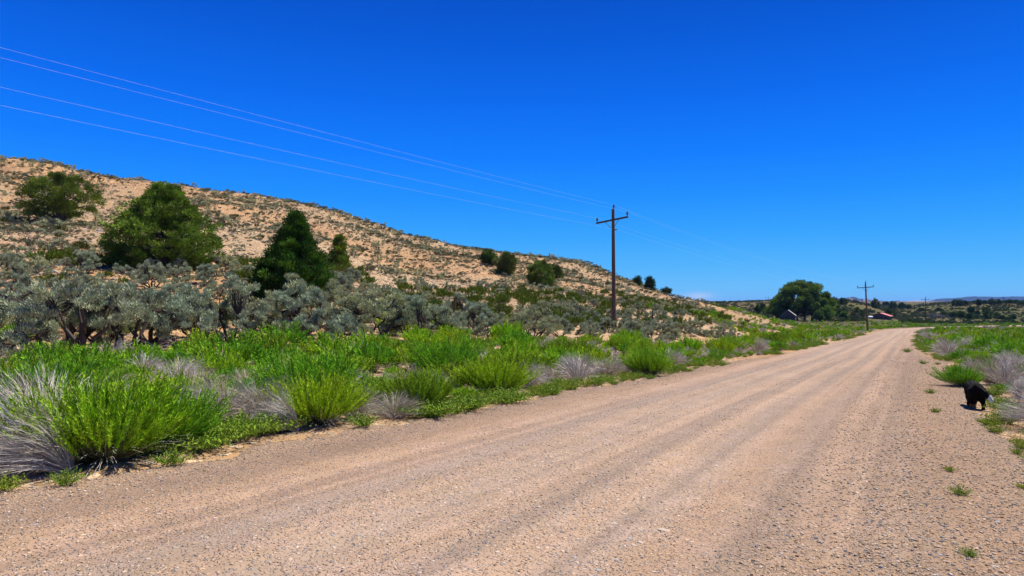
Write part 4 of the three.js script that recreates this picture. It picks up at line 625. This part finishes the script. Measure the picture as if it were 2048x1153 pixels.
{
  const a = sortNear(plants.weed), own = a.slice(0, 220), set = new Set(own), rest = plants.weed.filter((p) => !set.has(p));
  for (const p of own) { const [s, c, px] = whereRoad(p), left = c < 0; putPlant(pick(p.big ? P.weedBig : P.weed), 'roadside_weed', `${sizeWord(p.size, 0.6, 1)} ${p.big ? 'spreading' : 'tufted'} green weed ${depthOf(c, s)}, ${columnOf(px)}`, 'weed', left ? 'weeds left of the road' : 'weeds right of the road', p.x, p.d, p.size, p.turn, 0.0); }
  mass('distant_weed', 'far low weeds along the road edges', rest, P.weed.slice(0, 2), 'weed');
}
// singled-out weeds on the gravel
[[390, 900, 1.5, 'mat of olive weed spilling onto the gravel at lower left', 1], [460, 880, 1.6, 'long olive weed mat beside the grey dead mounds', 1], [530, 868, 1.3, 'right end of the olive weed mat beside the grey dead mounds', 1], [345, 935, 0.9, 'small weed clump jutting farthest onto the gravel at lower left', 0], [275, 915, 0.9, 'weed at the foot of the nearest rabbitbrush', 0], [130, 975, 0.7, 'sparse weed on the gravel below the grey stems', 0], [10, 985, 0.8, 'weed at the lower left frame edge', 0], [725, 858, 1.1, 'pale green weed clump at the gravel edge left of the weed strip', 0], [860, 835, 1.4, 'left end of the long roadside weed strip', 1], [930, 822, 1.4, 'middle of the long roadside weed strip', 1], [1010, 808, 1.3, 'right end of the long roadside weed strip', 1], [1095, 790, 1.0, 'blue-green weed bush at the gravel edge', 1], [1145, 782, 0.9, 'weed clump before the broad silver dead mound', 0], [1200, 765, 0.8, 'weed before the silver dead tufts', 0], [1250, 762, 0.8, 'weed on the gravel right of the silver dead tufts', 0], [1365, 745, 0.9, 'weed patch at the gravel edge beyond the silver dead tufts', 0],
  [1982, 855, 0.75, 'small weed on the gravel below the dog', 0], [1862, 790, 0.6, 'weed on the gravel left of the dog, upper', 0], [1872, 828, 0.5, 'weed on the gravel left of the dog, lower', 0], [1920, 995, 0.45, 'small upright weed at lower right on the gravel', 0], [1900, 948, 0.35, 'tiny weed on the gravel at the right', 0], [1940, 1120, 0.3, 'sprig at the bottom right corner', 0], [2035, 912, 0.45, 'weed at the right frame edge on the gravel', 0], [2030, 830, 1.0, 'green weed mat right of the dog', 1], [2000, 815, 0.9, 'green weed mat beside the dog tail', 1], [1847, 730, 0.8, 'weed patch on the gravel near the bend', 0], [1876, 731, 0.6, 'weed tuft near the right gravel edge', 0], [1815, 706, 1.2, 'flat green weed patch at the bend', 0]]
  .forEach(([px, py, size, label, big], k) => { const [x, d] = at(px, py); putPlant((big ? P.weedBig : P.weed)[k % 2], 'roadside_weed', label, 'weed', null, x, d, size, k * 1.3, -0.02); });
// scrub too far off to tell apart, over the valley sides
{ const list = []; for (let k = 0; k < 14000; k++) { const d = 230 + 620 * Math.pow(R0(), 1.3), u = mix(0.2, 0.8, R0()), x = u * d, px = CX + u * F, [s, c] = roadAt(x, d); if (Math.abs(c) < 6) continue; if (d < 310 && ((px > 1545 && px < 1665) || (px > 1730 && px < 1800))) continue; if (px > 1850 && d < 330 && R0() < 0.5) continue; const n = fbm(x * 0.03, d * 0.03, 121); if (R0() > (n > 0.48 ? 0.8 : 0.2)) continue; list.push({ x, d, size: 0.7 + R0() * 1.1, turn: R0() * 6, wide: 1.2 }); }
  const dk = leafMat([0.3, 0.36, 0.3], 0.05), olive = leafMat([0.32, 0.3, 0.9], 0.1); mass('valley_scrub', 'dense far scrub over the valley slopes', list, [...P.sageFar.slice(0, 2).map((p) => p.map(([n, g, m]) => [n, g, n === 'foliage' ? dk : m])), ...P.rabbitFar.slice(0, 3).map((p) => p.map(([n, g, m]) => [n, g, n === 'foliage' ? olive : m]))], 'scrub'); console.log('scrub', list.length); }
console.log('brush ready');
// ---------------------------------------------------------------- power line
function grainTexture(seed, base, dark, N = 128, Hh = 512) {
  const d = new Uint8Array(N * Hh * 4), enc = (v) => Math.round(255 * Math.pow(clamp(v, 0, 1), 1 / 2.2));
  for (let j = 0; j < Hh; j++) for (let i = 0; i < N; i++) { const k = 0.55 * noise(i * 0.35, j * 0.012, seed) + 0.3 * noise(i * 0.9, j * 0.03, seed + 1) + 0.15 * hash2(i, j, seed), c = mixc(dark, base, k), o = (j * N + i) * 4; d.set([enc(c[0]), enc(c[1]), enc(c[2]), 255], o); }
  const t = new THREE.DataTexture(d, N, Hh, THREE.RGBAFormat); t.wrapS = t.wrapT = THREE.RepeatWrapping; t.magFilter = THREE.LinearFilter; t.colorSpace = THREE.SRGBColorSpace; t.needsUpdate = true; return t;
}
M.pole = new THREE.MeshStandardMaterial({ map: grainTexture(3, [0.19, 0.11, 0.07], [0.05, 0.03, 0.022]), roughness: 0.9 });
M.arm = new THREE.MeshStandardMaterial({ map: grainTexture(7, [0.1, 0.065, 0.05], [0.03, 0.022, 0.02]), roughness: 0.9 });
M.ceramic = new THREE.MeshPhysicalMaterial({ color: 0x3b3f45, roughness: 0.35, clearcoat: 0.6 });
M.steel = new THREE.MeshStandardMaterial({ color: 0x54504c, roughness: 0.6, metalness: 0.6 });
M.wire = new THREE.MeshStandardMaterial({ color: new THREE.Color().setRGB(0.55, 0.54, 0.5), roughness: 0.6 });
const insulatorGeo = new THREE.LatheGeometry([[0, 0], [0.02, 0], [0.025, 0.09], [0.06, 0.1], [0.075, 0.13], [0.075, 0.16], [0.055, 0.175], [0.075, 0.19], [0.078, 0.23], [0.05, 0.26], [0.055, 0.29], [0.04, 0.32], [0, 0.33]].map((p) => new THREE.Vector2(...p)), 14);
const ARM = 1.22, LINE = Math.atan2(53.3, 70);                        // half an arm; the line's heading
function utilityPole(label, x, d, top, tilt, lean, bottom = null) {
  const y0 = bottom ?? land(x, d), h = top - y0, t = thing('utility_pole', label, 'utility pole'); t.position.set(x, y0, -d); t.rotation.set(0, -LINE, 0);
  const body = new THREE.Group(); const wood = new THREE.CylinderGeometry(0.105, 0.165, h + 0.6, 14, 6, false); wood.translate(0, (h + 0.6) / 2 - 0.6, 0);
  const uv = wood.attributes.uv; for (let i = 0; i < uv.count; i++) uv.setXY(i, uv.getX(i) * 1, uv.getY(i) * 3);
  part(t, 'pole', wood, M.pole);
  const armY = h - 0.82, bar = new THREE.BoxGeometry(ARM * 2 + 0.12, 0.115, 0.1); const a = part(t, 'crossarm', bar, M.arm); a.position.set(0, armY, 0.165); a.rotation.z = tilt;
  const attach = [];
  for (const s of [-1, 1]) {
    const ix = s * ARM * Math.cos(tilt), iy = armY + s * ARM * Math.sin(tilt) + 0.055, n = part(t, 'insulator', insulatorGeo, M.ceramic); n.position.set(ix, iy, 0.165); attach.push(new THREE.Vector3(ix, iy + 0.3, 0.165));
    const b = new Soup(), e = [s * 0.55 * Math.cos(tilt), armY + s * 0.55 * Math.sin(tilt) - 0.05, 0.165]; b.tube([[s * 0.1, armY - 0.55, 0.13], e], [0.02, 0.02], 4, [1, 1, 1]); part(t, 'brace', b.geometry(), M.steel);
  }
  const pin = part(t, 'insulator', insulatorGeo, M.ceramic); pin.position.set(0.06, h - 0.02, 0); attach.push(new THREE.Vector3(0.06, h + 0.27, 0));
  const bracket = new THREE.BoxGeometry(0.3, 0.06, 0.08); part(t, 'neutral_bracket', bracket, M.steel).position.set(0.16, h - 1.5, 0); attach.push(new THREE.Vector3(0.3, h - 1.5, 0));
  t.rotateZ(lean); t.updateMatrixWorld(true); return attach.map((v) => t.localToWorld(v.clone()));
}
const poles = [
  utilityPole('roadside utility pole out of frame to the left that carries the wires', -46, -20, 10.6, 0.03, 0, land(-46, -20)),
  utilityPole('nearest tall brown utility pole standing behind the sagebrush', ...spot(1228, 50), 8.5, 0.1, 0.005),
  utilityPole('second utility pole along the left road edge, leaning slightly', ...spot(1735, 120), 5.55, 0.03, 0.03),
  utilityPole('third and farthest utility pole beyond the bend', ...spot(1852, 245), 4.5, 0.03, 0.01),
  utilityPole('far utility pole hidden past the bend', 300, 430, 7, 0.0, 0),
];
['left-arm overhead wire, second lowest at the left frame edge', 'right-arm overhead wire, second highest at the left frame edge', 'highest overhead wire, carried on the pole tops', 'lowest overhead wire, fixed to the pole below the crossarm'].forEach((label, k) => {
  const W = new Soup(); for (let i = 0; i + 1 < poles.length; i++) { const a = poles[i][k], b = poles[i + 1][k], pts = [], sag = i ? 0.9 : 0.45; for (let q = 0; q <= 48; q++) { const t = q / 48; pts.push([mix(a.x, b.x, t), mix(a.y, b.y, t) - 4 * sag * t * (1 - t), mix(a.z, b.z, t)]); } W.tube(pts, pts.map(() => 0.002), 5, [1, 1, 1]); }
  const m = new THREE.Mesh(W.geometry(), M.wire); m.name = named('overhead_wire'); tag(m, label, 'wire', 'overhead wires'); m.castShadow = m.receiveShadow = true; scene.add(m);
});

// ---------------------------------------------------------------- fence in the sagebrush
{
  const f = thing('wire_fence', 'old wire fence on thin dark posts running through the sagebrush', 'fence'), r = rngOf(41);
  const feet = [[-60, 20], [75, 21.5], [233, 23], [405, 25.5], [553, 29], [690, 33.5], [804, 38.5], [910, 42], [1000, 45], [1085, 48], [1160, 51], [1222, 54], [1276, 57], [1306, 60], [1350, 66]].map(([px, d]) => spot(px, d)), tops = [];
  feet.forEach(([x, d], k) => {
    const y = land(x, d), h = 1.22 + r() * 0.12, l = [(r() - 0.5) * 0.12, (r() - 0.5) * 0.1], S = new Soup(), c = [0.07 + r() * 0.04, 0.055 + r() * 0.03, 0.05]; S.tube([[x, y - 0.3, -d], [x + l[0] * 0.5 + (r() - 0.5) * 0.03, y + h * 0.5, -d + l[1] * 0.5], [x + l[0], y + h, -d + l[1]]], [0.06, 0.055, 0.045], 7, c);
    const top = [x + l[0], y + h, -d + l[1]]; S.tube([top, add(top, [0, 0.012, 0])], [0.045, 0.001], 7, c); part(f, 'post', S.geometry(), M.bark); tops.push([x, y, -d, h, l]);
  });
  for (const q of [0.35, 0.65, 0.92]) { const S = new Soup(), pts = tops.map(([x, y, z, h, l]) => [x + l[0] * q, y + h * q, z + l[1] * q + 0.05]); S.tube(pts, pts.map(() => 0.003), 4, [0.2, 0.18, 0.17]); part(f, 'wire', S.geometry(), M.dead); }
}
// weathered wood under the sage
{
  const r = rngOf(45);
  { const [x, d] = spot(201, 24), S = new Soup(); limb(S, r, [0, -0.2, 0], [-0.06, 0.75, 0], 0.11, 0.07, 6, 0.03, [0.42, 0.34, 0.27], 8); limb(S, r, [-0.05, 0.6, 0], [-0.2, 1.05, 0.05], 0.045, 0.015, 4, 0.06, [0.38, 0.33, 0.29], 5); const t = thing('tree_stump', 'pale weathered dead trunk standing among the left sagebrush', 'stump'); t.position.set(x, land(x, d), -d); part(t, 'trunk', S.geometry(), M.dead); }
  [[262, 21.5, 'pale fallen branch with forked end left of the green belt top'], [330, 22.5, 'tangle of dead grey branches under the thick-trunked sagebrush'], [390, 24, 'dead branches lying beside the short dark fence post'], [455, 25, 'grey fallen boughs beneath the widest sagebrush'], [500, 26, 'curved dead boughs right of the forked sage trunks'], [590, 28, 'bare grey branches before the dark-trunked sagebrush'], [125, 21, 'dead grey branches under the left sagebrush']].forEach(([px, d, label]) => {
    const [x] = spot(px, d), S = new Soup(); for (let k = 0; k < 7; k++) { const a = r() * 6.283, l = 0.5 + r() * 0.8, s = [(r() - 0.5) * 0.9, 0.05 + r() * 0.1, (r() - 0.5) * 0.7], e = [s[0] + Math.cos(a) * l, 0.08 + r() * 0.4, s[2] + Math.sin(a) * l * 0.6], p = limb(S, r, s, e, 0.035, 0.012, 6, 0.1, tint(C_GREYWOOD, r, 0.3), 5); for (let q = 0; q < 3; q++) limb(S, r, p[2 + q], add(p[2 + q], norm(add(rdir(r), [0, 0.5, 0])), 0.25 + r() * 0.25), 0.012, 0.004, 3, 0.1, tint(C_GREYWOOD, r, 0.3), 3); }
    const m = new THREE.Mesh(S.geometry(), M.dead); m.name = named('fallen_branch'); tag(m, label, 'branch'); m.position.set(x, land(x, d) - 0.03, -d); m.castShadow = m.receiveShadow = true; scene.add(m);
  });
}

// ---------------------------------------------------------------- farm buildings in the valley
M.oldwood = new THREE.MeshStandardMaterial({ map: grainTexture(13, [0.11, 0.095, 0.085], [0.035, 0.03, 0.028]), roughness: 0.95 });
M.greywood = new THREE.MeshStandardMaterial({ map: grainTexture(15, [0.42, 0.38, 0.36], [0.2, 0.18, 0.17]), roughness: 0.95 });
M.redroof = new THREE.MeshStandardMaterial({ color: new THREE.Color().setRGB(0.42, 0.075, 0.07), roughness: 0.55 });
M.logwood = new THREE.MeshStandardMaterial({ map: grainTexture(17, [0.2, 0.12, 0.075], [0.08, 0.05, 0.035]), roughness: 0.9 });
M.glass = new THREE.MeshPhysicalMaterial({ color: 0x20262c, roughness: 0.1 });
M.white = new THREE.MeshStandardMaterial({ color: 0xe8e8e4, roughness: 0.5 });
M.bluesteel = new THREE.MeshStandardMaterial({ color: new THREE.Color().setRGB(0.03, 0.045, 0.09), roughness: 0.5, metalness: 0.3 });
const bx = (w, h, l, x = 0, y = 0, z = 0) => { const g = new THREE.BoxGeometry(w, h, l); g.translate(x, y, z); return g; };
function gable(label, name, px, d, turn, W, L, wallH, ridgeH, wall, roof, over, y = null) {
  const [x] = spot(px, d), t = thing(name, label, 'building'); t.position.set(x, y ?? land(x, d) - 0.1, -d); t.rotation.y = turn;
  const sh = new THREE.Shape([[-W / 2, 0], [W / 2, 0], [W / 2, wallH], [0, ridgeH], [-W / 2, wallH]].map((p) => new THREE.Vector2(...p))), g = new THREE.ExtrudeGeometry(sh, { depth: L, bevelEnabled: false }); g.translate(0, 0, -L / 2); const w = part(t, 'wall', g, wall);
  const sl = Math.hypot(W / 2, ridgeH - wallH), an = Math.atan2(ridgeH - wallH, W / 2);
  for (const s of [-1, 1]) { const q = part(t, 'roof', bx(sl + over, 0.1, L + over * 1.4), roof); q.position.set(s * (W / 4 + over * 0.45 * Math.cos(an)), (wallH + ridgeH) / 2 + 0.07 - over * 0.45 * Math.sin(an), 0); q.rotation.z = -s * an; }
  return [t, w];
}
{
  const [t] = gable('dark weathered gable shed under the cottonwood', 'wooden_shed', 1577, 244, -0.42, 4.6, 6, 1.7, 3.5, M.oldwood, M.greywood, 0.3, land(...spot(1577, 244)) + 0.3);
  for (let k = 0; k < 11; k++) part(t, 'board', bx(0.38, k === 5 || k === 4 ? 1.0 : 1.55 + 0.28 * (5 - Math.abs(k - 5)), 0.03, -2.1 + k * 0.42, k === 5 || k === 4 ? 2.5 : 0.82 + 0.14 * (5 - Math.abs(k - 5)), 3.02), M.oldwood);
  part(t, 'door', bx(0.85, 1.85, 0.04, -0.2, 0.93, 3.03), M.arm);
  const [x, d] = spot(1598, 247), y = land(x, d) + 0.2, c = thing('collapsed_lean_to', 'collapsed grey timbers leaning right of the dark shed', 'ruin'); c.position.set(x, y, -d); const r = rngOf(9);
  [[-1.8, 2.1, 1.2, 0.9, -0.55], [-0.4, 1.5, 1.6, 0.4, -0.5], [1.0, 1.0, 1.4, 0.1, -0.62], [2.2, 0.6, 1.2, 0.5, -0.9], [-1.2, 0.7, 1.0, 0, 0.9], [0.4, 0.5, 1.1, 0.8, 0.15]].forEach(([bx0, by, l, bz, a], k) => { const m = part(c, 'beam', bx(l * 2, 0.16, 0.2), k % 2 ? M.oldwood : M.greywood); m.position.set(bx0, by, bz); m.rotation.z = a; });
  part(c, 'wall', bx(2.6, 1.5, 0.1, -1.6, 0.7, -0.6), M.oldwood);
}
{
  const [t, w] = gable('brown cabin with red metal roof beside the road bend', 'cabin', 1763, 285, -0.62, 6.4, 8.5, 1.9, 3.0, M.logwood, M.redroof, 0.7, land(...spot(1763, 285)) - 0.5);
  const dr = part(t, 'door', bx(0.95, 1.8, 0.08, -1.2, 0.95, 4.26), M.arm); part(dr, 'handle', bx(0.1, 0.04, 0.06, -0.85, 0.95, 4.32), M.steel);
  for (const wx of [0.6, 2.0]) { const win = part(t, 'window', bx(0.9, 0.8, 0.06, wx, 1.2, 4.26), M.greywood); part(win, 'pane', bx(0.74, 0.64, 0.03, wx, 1.2, 4.30), M.glass); }
  const [x, d] = spot(1741, 280), k = thing('white_tank', 'small white tank left of the red-roofed cabin', 'tank'); k.position.set(x, land(x, d) + 0.2, -d); const c = new THREE.CapsuleGeometry(0.42, 1.2, 6, 14); c.rotateZ(Math.PI / 2); c.translate(0, 0.75, 0); part(k, 'vessel', c, M.white); for (const s of [-0.5, 0.5]) part(k, 'leg', bx(0.15, 0.5, 0.5, s, 0.2, 0), M.steel);
}
{
  const [x, d] = spot(1829, 262), t = thing('pipe_rail', 'long low dark blue steel rail left of the third pole', 'rail'); t.position.set(x, land(x, d) + 0.1, -d); t.rotation.y = 0.1;
  for (const y of [0.35, 0.6]) { const g = new THREE.CylinderGeometry(0.13, 0.13, 7.6, 10); g.rotateZ(Math.PI / 2); g.translate(0, y + 0.25, 0); part(t, 'rail', g, M.bluesteel); }
  for (let k = -2; k <= 2; k++) part(t, 'post', bx(0.14, 1.0, 0.14, k * 1.8, 0.4, -0.14), M.bluesteel);
}
{ const [x, d] = spot(1927, 300), S = new Soup(); limb(S, rngOf(4), [0, -0.3, 0], [0.05, 1.5, 0], 0.3, 0.22, 5, 0.03, [0.22, 0.11, 0.06], 8); const t = thing('tree_stump', 'short reddish brown stump at the foot of the right hill', 'stump'); t.position.set(x, land(x, d), -d); part(t, 'trunk', S.geometry(), M.bark); }

// ---------------------------------------------------------------- the dog
{
  const bones = []; // [a, ra, b, rb, colour]
  const BLACK = [0.006, 0.0055, 0.0055], WHITE = [0.68, 0.66, 0.62], TAN = [0.24, 0.135, 0.06], bone = (a, ra, b, rb, c = BLACK) => bones.push([a, ra, b, rb, c]);
  bone([0, 0.41, 0.2], 0.135, [0, 0.42, 0], 0.125); bone([0, 0.42, 0], 0.125, [0, 0.40, -0.2], 0.14); bone([0, 0.46, -0.2], 0.1, [0, 0.42, -0.36], 0.095); bone([0, 0.42, -0.36], 0.09, [0, 0.33, -0.5], 0.078); bone([0, 0.33, -0.5], 0.075, [0, 0.26, -0.6], 0.04); bone([0, 0.26, -0.6], 0.04, [0, 0.235, -0.645], 0.025);
  for (const s of [-1, 1]) bone([s * 0.05, 0.37, -0.47], 0.03, [s * 0.075, 0.42, -0.46], 0.012);
  for (const [s, z] of [[-1, -0.10], [1, 0.04]]) { bone([s * 0.075, 0.36, 0.22], 0.11, [s * 0.095, 0.23, 0.15 + z * 0.5], 0.07); bone([s * 0.095, 0.23, 0.15 + z * 0.5], 0.065, [s * 0.09, 0.135, 0.28 + z], 0.036); bone([s * 0.09, 0.135, 0.28 + z], 0.036, [s * 0.09, 0.03, 0.25 + z], 0.03, s < 0 ? TAN : BLACK); bone([s * 0.09, 0.03, 0.25 + z], 0.032, [s * 0.09, 0.026, 0.2 + z], 0.027, TAN); }
  for (const [s, z] of [[-1, 0.06], [1, -0.1]]) { bone([s * 0.07, 0.34, -0.2], 0.075, [s * 0.085, 0.21, -0.15 + z * 0.3], 0.048); bone([s * 0.085, 0.21, -0.15 + z * 0.3], 0.045, [s * 0.08, 0.09, -0.2 + z], 0.03); bone([s * 0.08, 0.09, -0.2 + z], 0.029, [s * 0.08, 0.028, -0.23 + z], 0.032, TAN); }
  bone([0.02, 0.43, 0.31], 0.05, [0.1, 0.36, 0.39], 0.055); bone([0.1, 0.36, 0.39], 0.055, [0.15, 0.3, 0.42], 0.05); bone([0.165, 0.29, 0.43], 0.045, [0.205, 0.225, 0.44], 0.04, WHITE); bone([0.205, 0.225, 0.44], 0.038, [0.22, 0.18, 0.43], 0.018, WHITE);
  const N = 116, S = 0.68, mc = new MarchingCubes(N, new THREE.MeshStandardMaterial(), false, false, 120000), C = [0, 0.33, -0.1];
  const capsule = (p, [a, ra, b, rb]) => { const d = sub(b, a), l2 = d[0] * d[0] + d[1] * d[1] + d[2] * d[2], q = sub(p, a), t = clamp((q[0] * d[0] + q[1] * d[1] + q[2] * d[2]) / l2, 0, 1); return Math.hypot(q[0] - d[0] * t, q[1] - d[1] * t, q[2] - d[2] * t) - mix(ra, rb, t); };
  for (let k = 0; k < N; k++) for (let j = 0; j < N; j++) for (let i = 0; i < N; i++) {
    const p = [(i - N / 2) / (N / 2) * S + C[0], (j - N / 2) / (N / 2) * S + C[1], (k - N / 2) / (N / 2) * S + C[2]]; if (Math.abs(p[0]) > 0.32 || p[1] > 0.64 || p[1] < -0.02) { mc.field[i + j * N + k * N * N] = -1; continue; }
    let f = 9; for (const b of bones) { const q = capsule(p, b); if (q > 0.25) { f = Math.min(f, q); continue; } const h = clamp(0.5 + 0.5 * (q - f) / 0.035, 0, 1); f = mix(q, f, h) - 0.035 * h * (1 - h); }
    f += p[1] > 0.12 ? (noise(p[0] * 60 + p[2] * 20, p[1] * 28 + 5, 7) - 0.5) * 0.016 : 0; mc.field[i + j * N + k * N * N] = -f;
  }
  mc.isolation = 0; mc.update(); const n = mc.count, pos = new Float32Array(n * 3), nor = new Float32Array(n * 3), col = new Float32Array(n * 3);
  for (let v = 0; v < n; v++) {
    const p = [0, 1, 2].map((q) => mc.positionArray[v * 3 + q] * S + C[q]); pos.set(p, v * 3); nor.set(mc.normalArray.subarray(v * 3, v * 3 + 3), v * 3);
    let best = 9, c = BLACK; for (const b of bones) { const q = capsule(p, b); if (q < best) { best = q; c = b[4]; } } col.set(c, v * 3);
  }
  const g = new THREE.BufferGeometry(); g.setAttribute('position', new THREE.BufferAttribute(pos, 3)); g.setAttribute('normal', new THREE.BufferAttribute(nor, 3)); g.setAttribute('color', new THREE.BufferAttribute(col, 3));
  const [x, d] = at(1957, 818), [s, c] = roadAt(x, d), dog = thing('dog', 'black dog with white tail tip walking away on the right gravel edge', 'dog'); dog.position.set(x, roadY(s, c) - 0.004, -d - 0.1); dog.rotation.y = -0.36; dog.scale.set(0.86, 0.95, 0.93);
  part(dog, 'body', g, new THREE.MeshPhysicalMaterial({ vertexColors: true, roughness: 0.9, specularIntensity: 0.2 }));
  for (const q of [-1, 1]) { const e = new THREE.SphereGeometry(0.011, 10, 8); e.translate(q * 0.042, 0.35, -0.555); part(dog, 'eye', e, M.glass); } const nose = new THREE.SphereGeometry(0.02, 10, 8); nose.scale(1.2, 0.8, 0.8); nose.translate(0, 0.243, -0.662); part(dog, 'nose', nose, M.glass);
}
console.log('objects ready');

// ---------------------------------------------------------------- stones
function stoneGeo(seed, flat) { const r = rngOf(seed), g = new THREE.IcosahedronGeometry(1, 1), p = g.attributes.position, k = new Map(); for (let i = 0; i < p.count; i++) { const key = [p.getX(i), p.getY(i), p.getZ(i)].map((v) => v.toFixed(3)).join(); if (!k.has(key)) k.set(key, 0.78 + r() * 0.4); const f = k.get(key); p.setXYZ(i, p.getX(i) * f, p.getY(i) * f * flat, p.getZ(i) * f * 0.8); } g.computeVertexNormals(); return g; }
function pebbleGeo(seed, flat) { const r = rngOf(seed), g = new THREE.IcosahedronGeometry(1, 0), p = g.attributes.position, k = new Map(); for (let i = 0; i < p.count; i++) { const key = [p.getX(i), p.getY(i), p.getZ(i)].map((v) => v.toFixed(3)).join(); if (!k.has(key)) k.set(key, 0.7 + r() * 0.5); const f = k.get(key); p.setXYZ(i, p.getX(i) * f, p.getY(i) * f * flat, p.getZ(i) * f * 0.85); } g.computeVertexNormals(); return g; }
M.stone = new THREE.MeshPhysicalMaterial({ specularIntensity: 0.3, color: new THREE.Color().setRGB(0.82, 0.82, 0.82), roughness: 0.95 });
const SCOL = [[0.46, 0.33, 0.22], [0.38, 0.26, 0.16], [0.27, 0.24, 0.205], [0.56, 0.45, 0.34], [0.3, 0.2, 0.12], [0.46, 0.33, 0.2], [0.42, 0.3, 0.18], [0.5, 0.37, 0.26], [0.24, 0.225, 0.21]];
function scatter(base, label, list, geos, category) {
  const root = new THREE.Group(); root.name = named(base); tag(root, label, category, null, 'stuff'); scene.add(root); const r = rngOf(5), c = new THREE.Color(), o = new THREE.Object3D();
  geos.forEach((g, k) => { const part = list.filter((_, i) => i % geos.length === k), m = new THREE.InstancedMesh(g, M.stone, part.length); m.name = 'stones'; m.userData.kind = 'stuff'; m.castShadow = m.receiveShadow = true; part.forEach(([x, y, d, s, pal], i) => { o.position.set(x, y, -d); o.rotation.set((r() - 0.5) * 0.5, r() * 6.283, (r() - 0.5) * 0.5); o.scale.set(s, s, s); o.updateMatrix(); m.setMatrixAt(i, o.matrix); const q = tint(pick(pal), r, 0.2); m.setColorAt(i, c.setRGB(...q)); }); root.add(m); });
}
{
  const r = rngOf(61), list = [];
  for (let k = 0; k < 480000 && list.length < 110000; k++) {
    const d = 3.3 + 30 * Math.pow(r(), 1.5), x = (r() * 2 - 1) * 0.95 * d, [s, c] = roadAt(x, d); const e = c > 0 ? c - edgeR(s) : edgeL(s) - c; if (e > 0.9) continue;
    const loose = smooth(0.4, 0.7, fbm(s * 0.35, (c + (noise(s * 0.06, 1, 71) - 0.5) * 0.5) * 2.6, 73)) * 0.6 + smooth(2.3, 3.2, Math.abs(c)) * 0.7 + (c > 1.6 ? 0.5 : 0); if (r() > 0.12 + loose) continue;
    const size = (0.003 + 0.009 * Math.pow(r(), 5)) * (c > 1.8 || e > -0.8 ? 1.45 : 1) + d * 0.00012; list.push([x, (e > -0.2 ? Math.max(land(x, d), roadY(s, c)) : roadY(s, c)) + size * 0.15, d, size, SCOL]);
  }
  scatter('loose_gravel', 'loose pebbles strewn over the gravel road', list, [pebbleGeo(1, 0.6), pebbleGeo(2, 0.75), pebbleGeo(3, 0.5)], 'gravel'); console.log('pebbles', list.length);
  const rocks = [], PALE = [[0.48, 0.35, 0.21], [0.42, 0.29, 0.16], [0.52, 0.4, 0.27], [0.36, 0.25, 0.15], [0.34, 0.29, 0.23]];
  for (let k = 0; k < 120000 && rocks.length < 44000; k++) { const d = 34 + 130 * r(), x = mix(-1.1, 0.3, r()) * d, px = CX + x / d * F; if ((land(x, d) - EYE) / d < 0.01) continue; if (fbm(x * 0.05, d * 0.05, 111) < 0.4) continue; const size = 0.035 + 0.14 * Math.pow(r(), 5) + d * 0.0003; rocks.push([x, land(x, d) + size * 0.1, d, size, PALE]); }
  scatter('hillside_stones', 'pale stones littering the hillside', rocks, [pebbleGeo(4, 0.5), pebbleGeo(5, 0.7), pebbleGeo(6, 0.6)], 'stones');
  // flat stones worn into the road surface
  const pale = new THREE.MeshStandardMaterial({ color: new THREE.Color().setRGB(0.5, 0.405, 0.32), roughness: 0.95, map: slopeMap }), grey = new THREE.MeshStandardMaterial({ color: new THREE.Color().setRGB(0.25, 0.255, 0.26), roughness: 0.9 }), palest = new THREE.MeshStandardMaterial({ color: new THREE.Color().setRGB(0.38, 0.31, 0.24), roughness: 0.95 });
  const geos = [stoneGeo(1, 0.35), stoneGeo(2, 0.3), stoneGeo(3, 0.4)];
  const spots = [[1078, 1028, 1], [1236, 1007, 1], [1195, 1030, 0], [1183, 1037, 0], [1250, 1032, 1], [1256, 1041, 0], [1228, 1050, 1.4], [1328, 1068, 1.7], [1310, 1067, 0.9], [1342, 1060, 0.8], [1281, 1093, 1], [1268, 1099, 1], [1260, 1083, 0], [1224, 1124, 0.9], [1234, 1129, 0], [1075, 1105, 0.9], [1197, 1148, 0], [1150, 1120, 0], [1384, 926, 1], [1433, 934, 1.6], [1410, 944, 1], [1420, 977, 0], [1447, 971, 0], [1375, 1004, 1], [1392, 1006, 1], [1669, 1105, 0.8], [1990, 1140, 1.1], [1677, 1068, 0.7], [116, 1005, 0.8], [41, 1046, 0], [70, 1056, 0], [1290, 985, 0.8], [1350, 960, 0.9], [1470, 905, 0.9], [1500, 890, 0.8], [1150, 1010, 0.8], [1110, 1060, 0.9], [1040, 1085, 0.8], [1930, 1085, 0.7], [1880, 1120, 0], [1790, 1100, 0.6], [1995, 1050, 0]];
  spots.forEach(([px, py, big], k) => { const [x, d] = at(px, py), [s, c] = roadAt(x, d), m = new THREE.Mesh(geos[k % 3], big ? palest : grey), q = 0.021 * (big || 0.9) * (0.8 + r() * 0.4); m.name = 'stone'; m.position.set(x, roadY(s, c) + q * 0.05, -d); m.scale.set(q * 1.2, q * 0.8, q); m.rotation.y = r() * 6; m.castShadow = m.receiveShadow = true; road.add(m); });
  { const [x, d] = at(197, 463), m = new THREE.Mesh(stoneGeo(8, 0.5), grey); m.name = named('boulder'); tag(m, 'pale flat boulder on the slope between the two left junipers', 'boulder'); m.position.set(x, land(x, d) + 0.02, -d); m.scale.setScalar(0.3); scene.add(m); }
}
renderer.render(scene, camera);
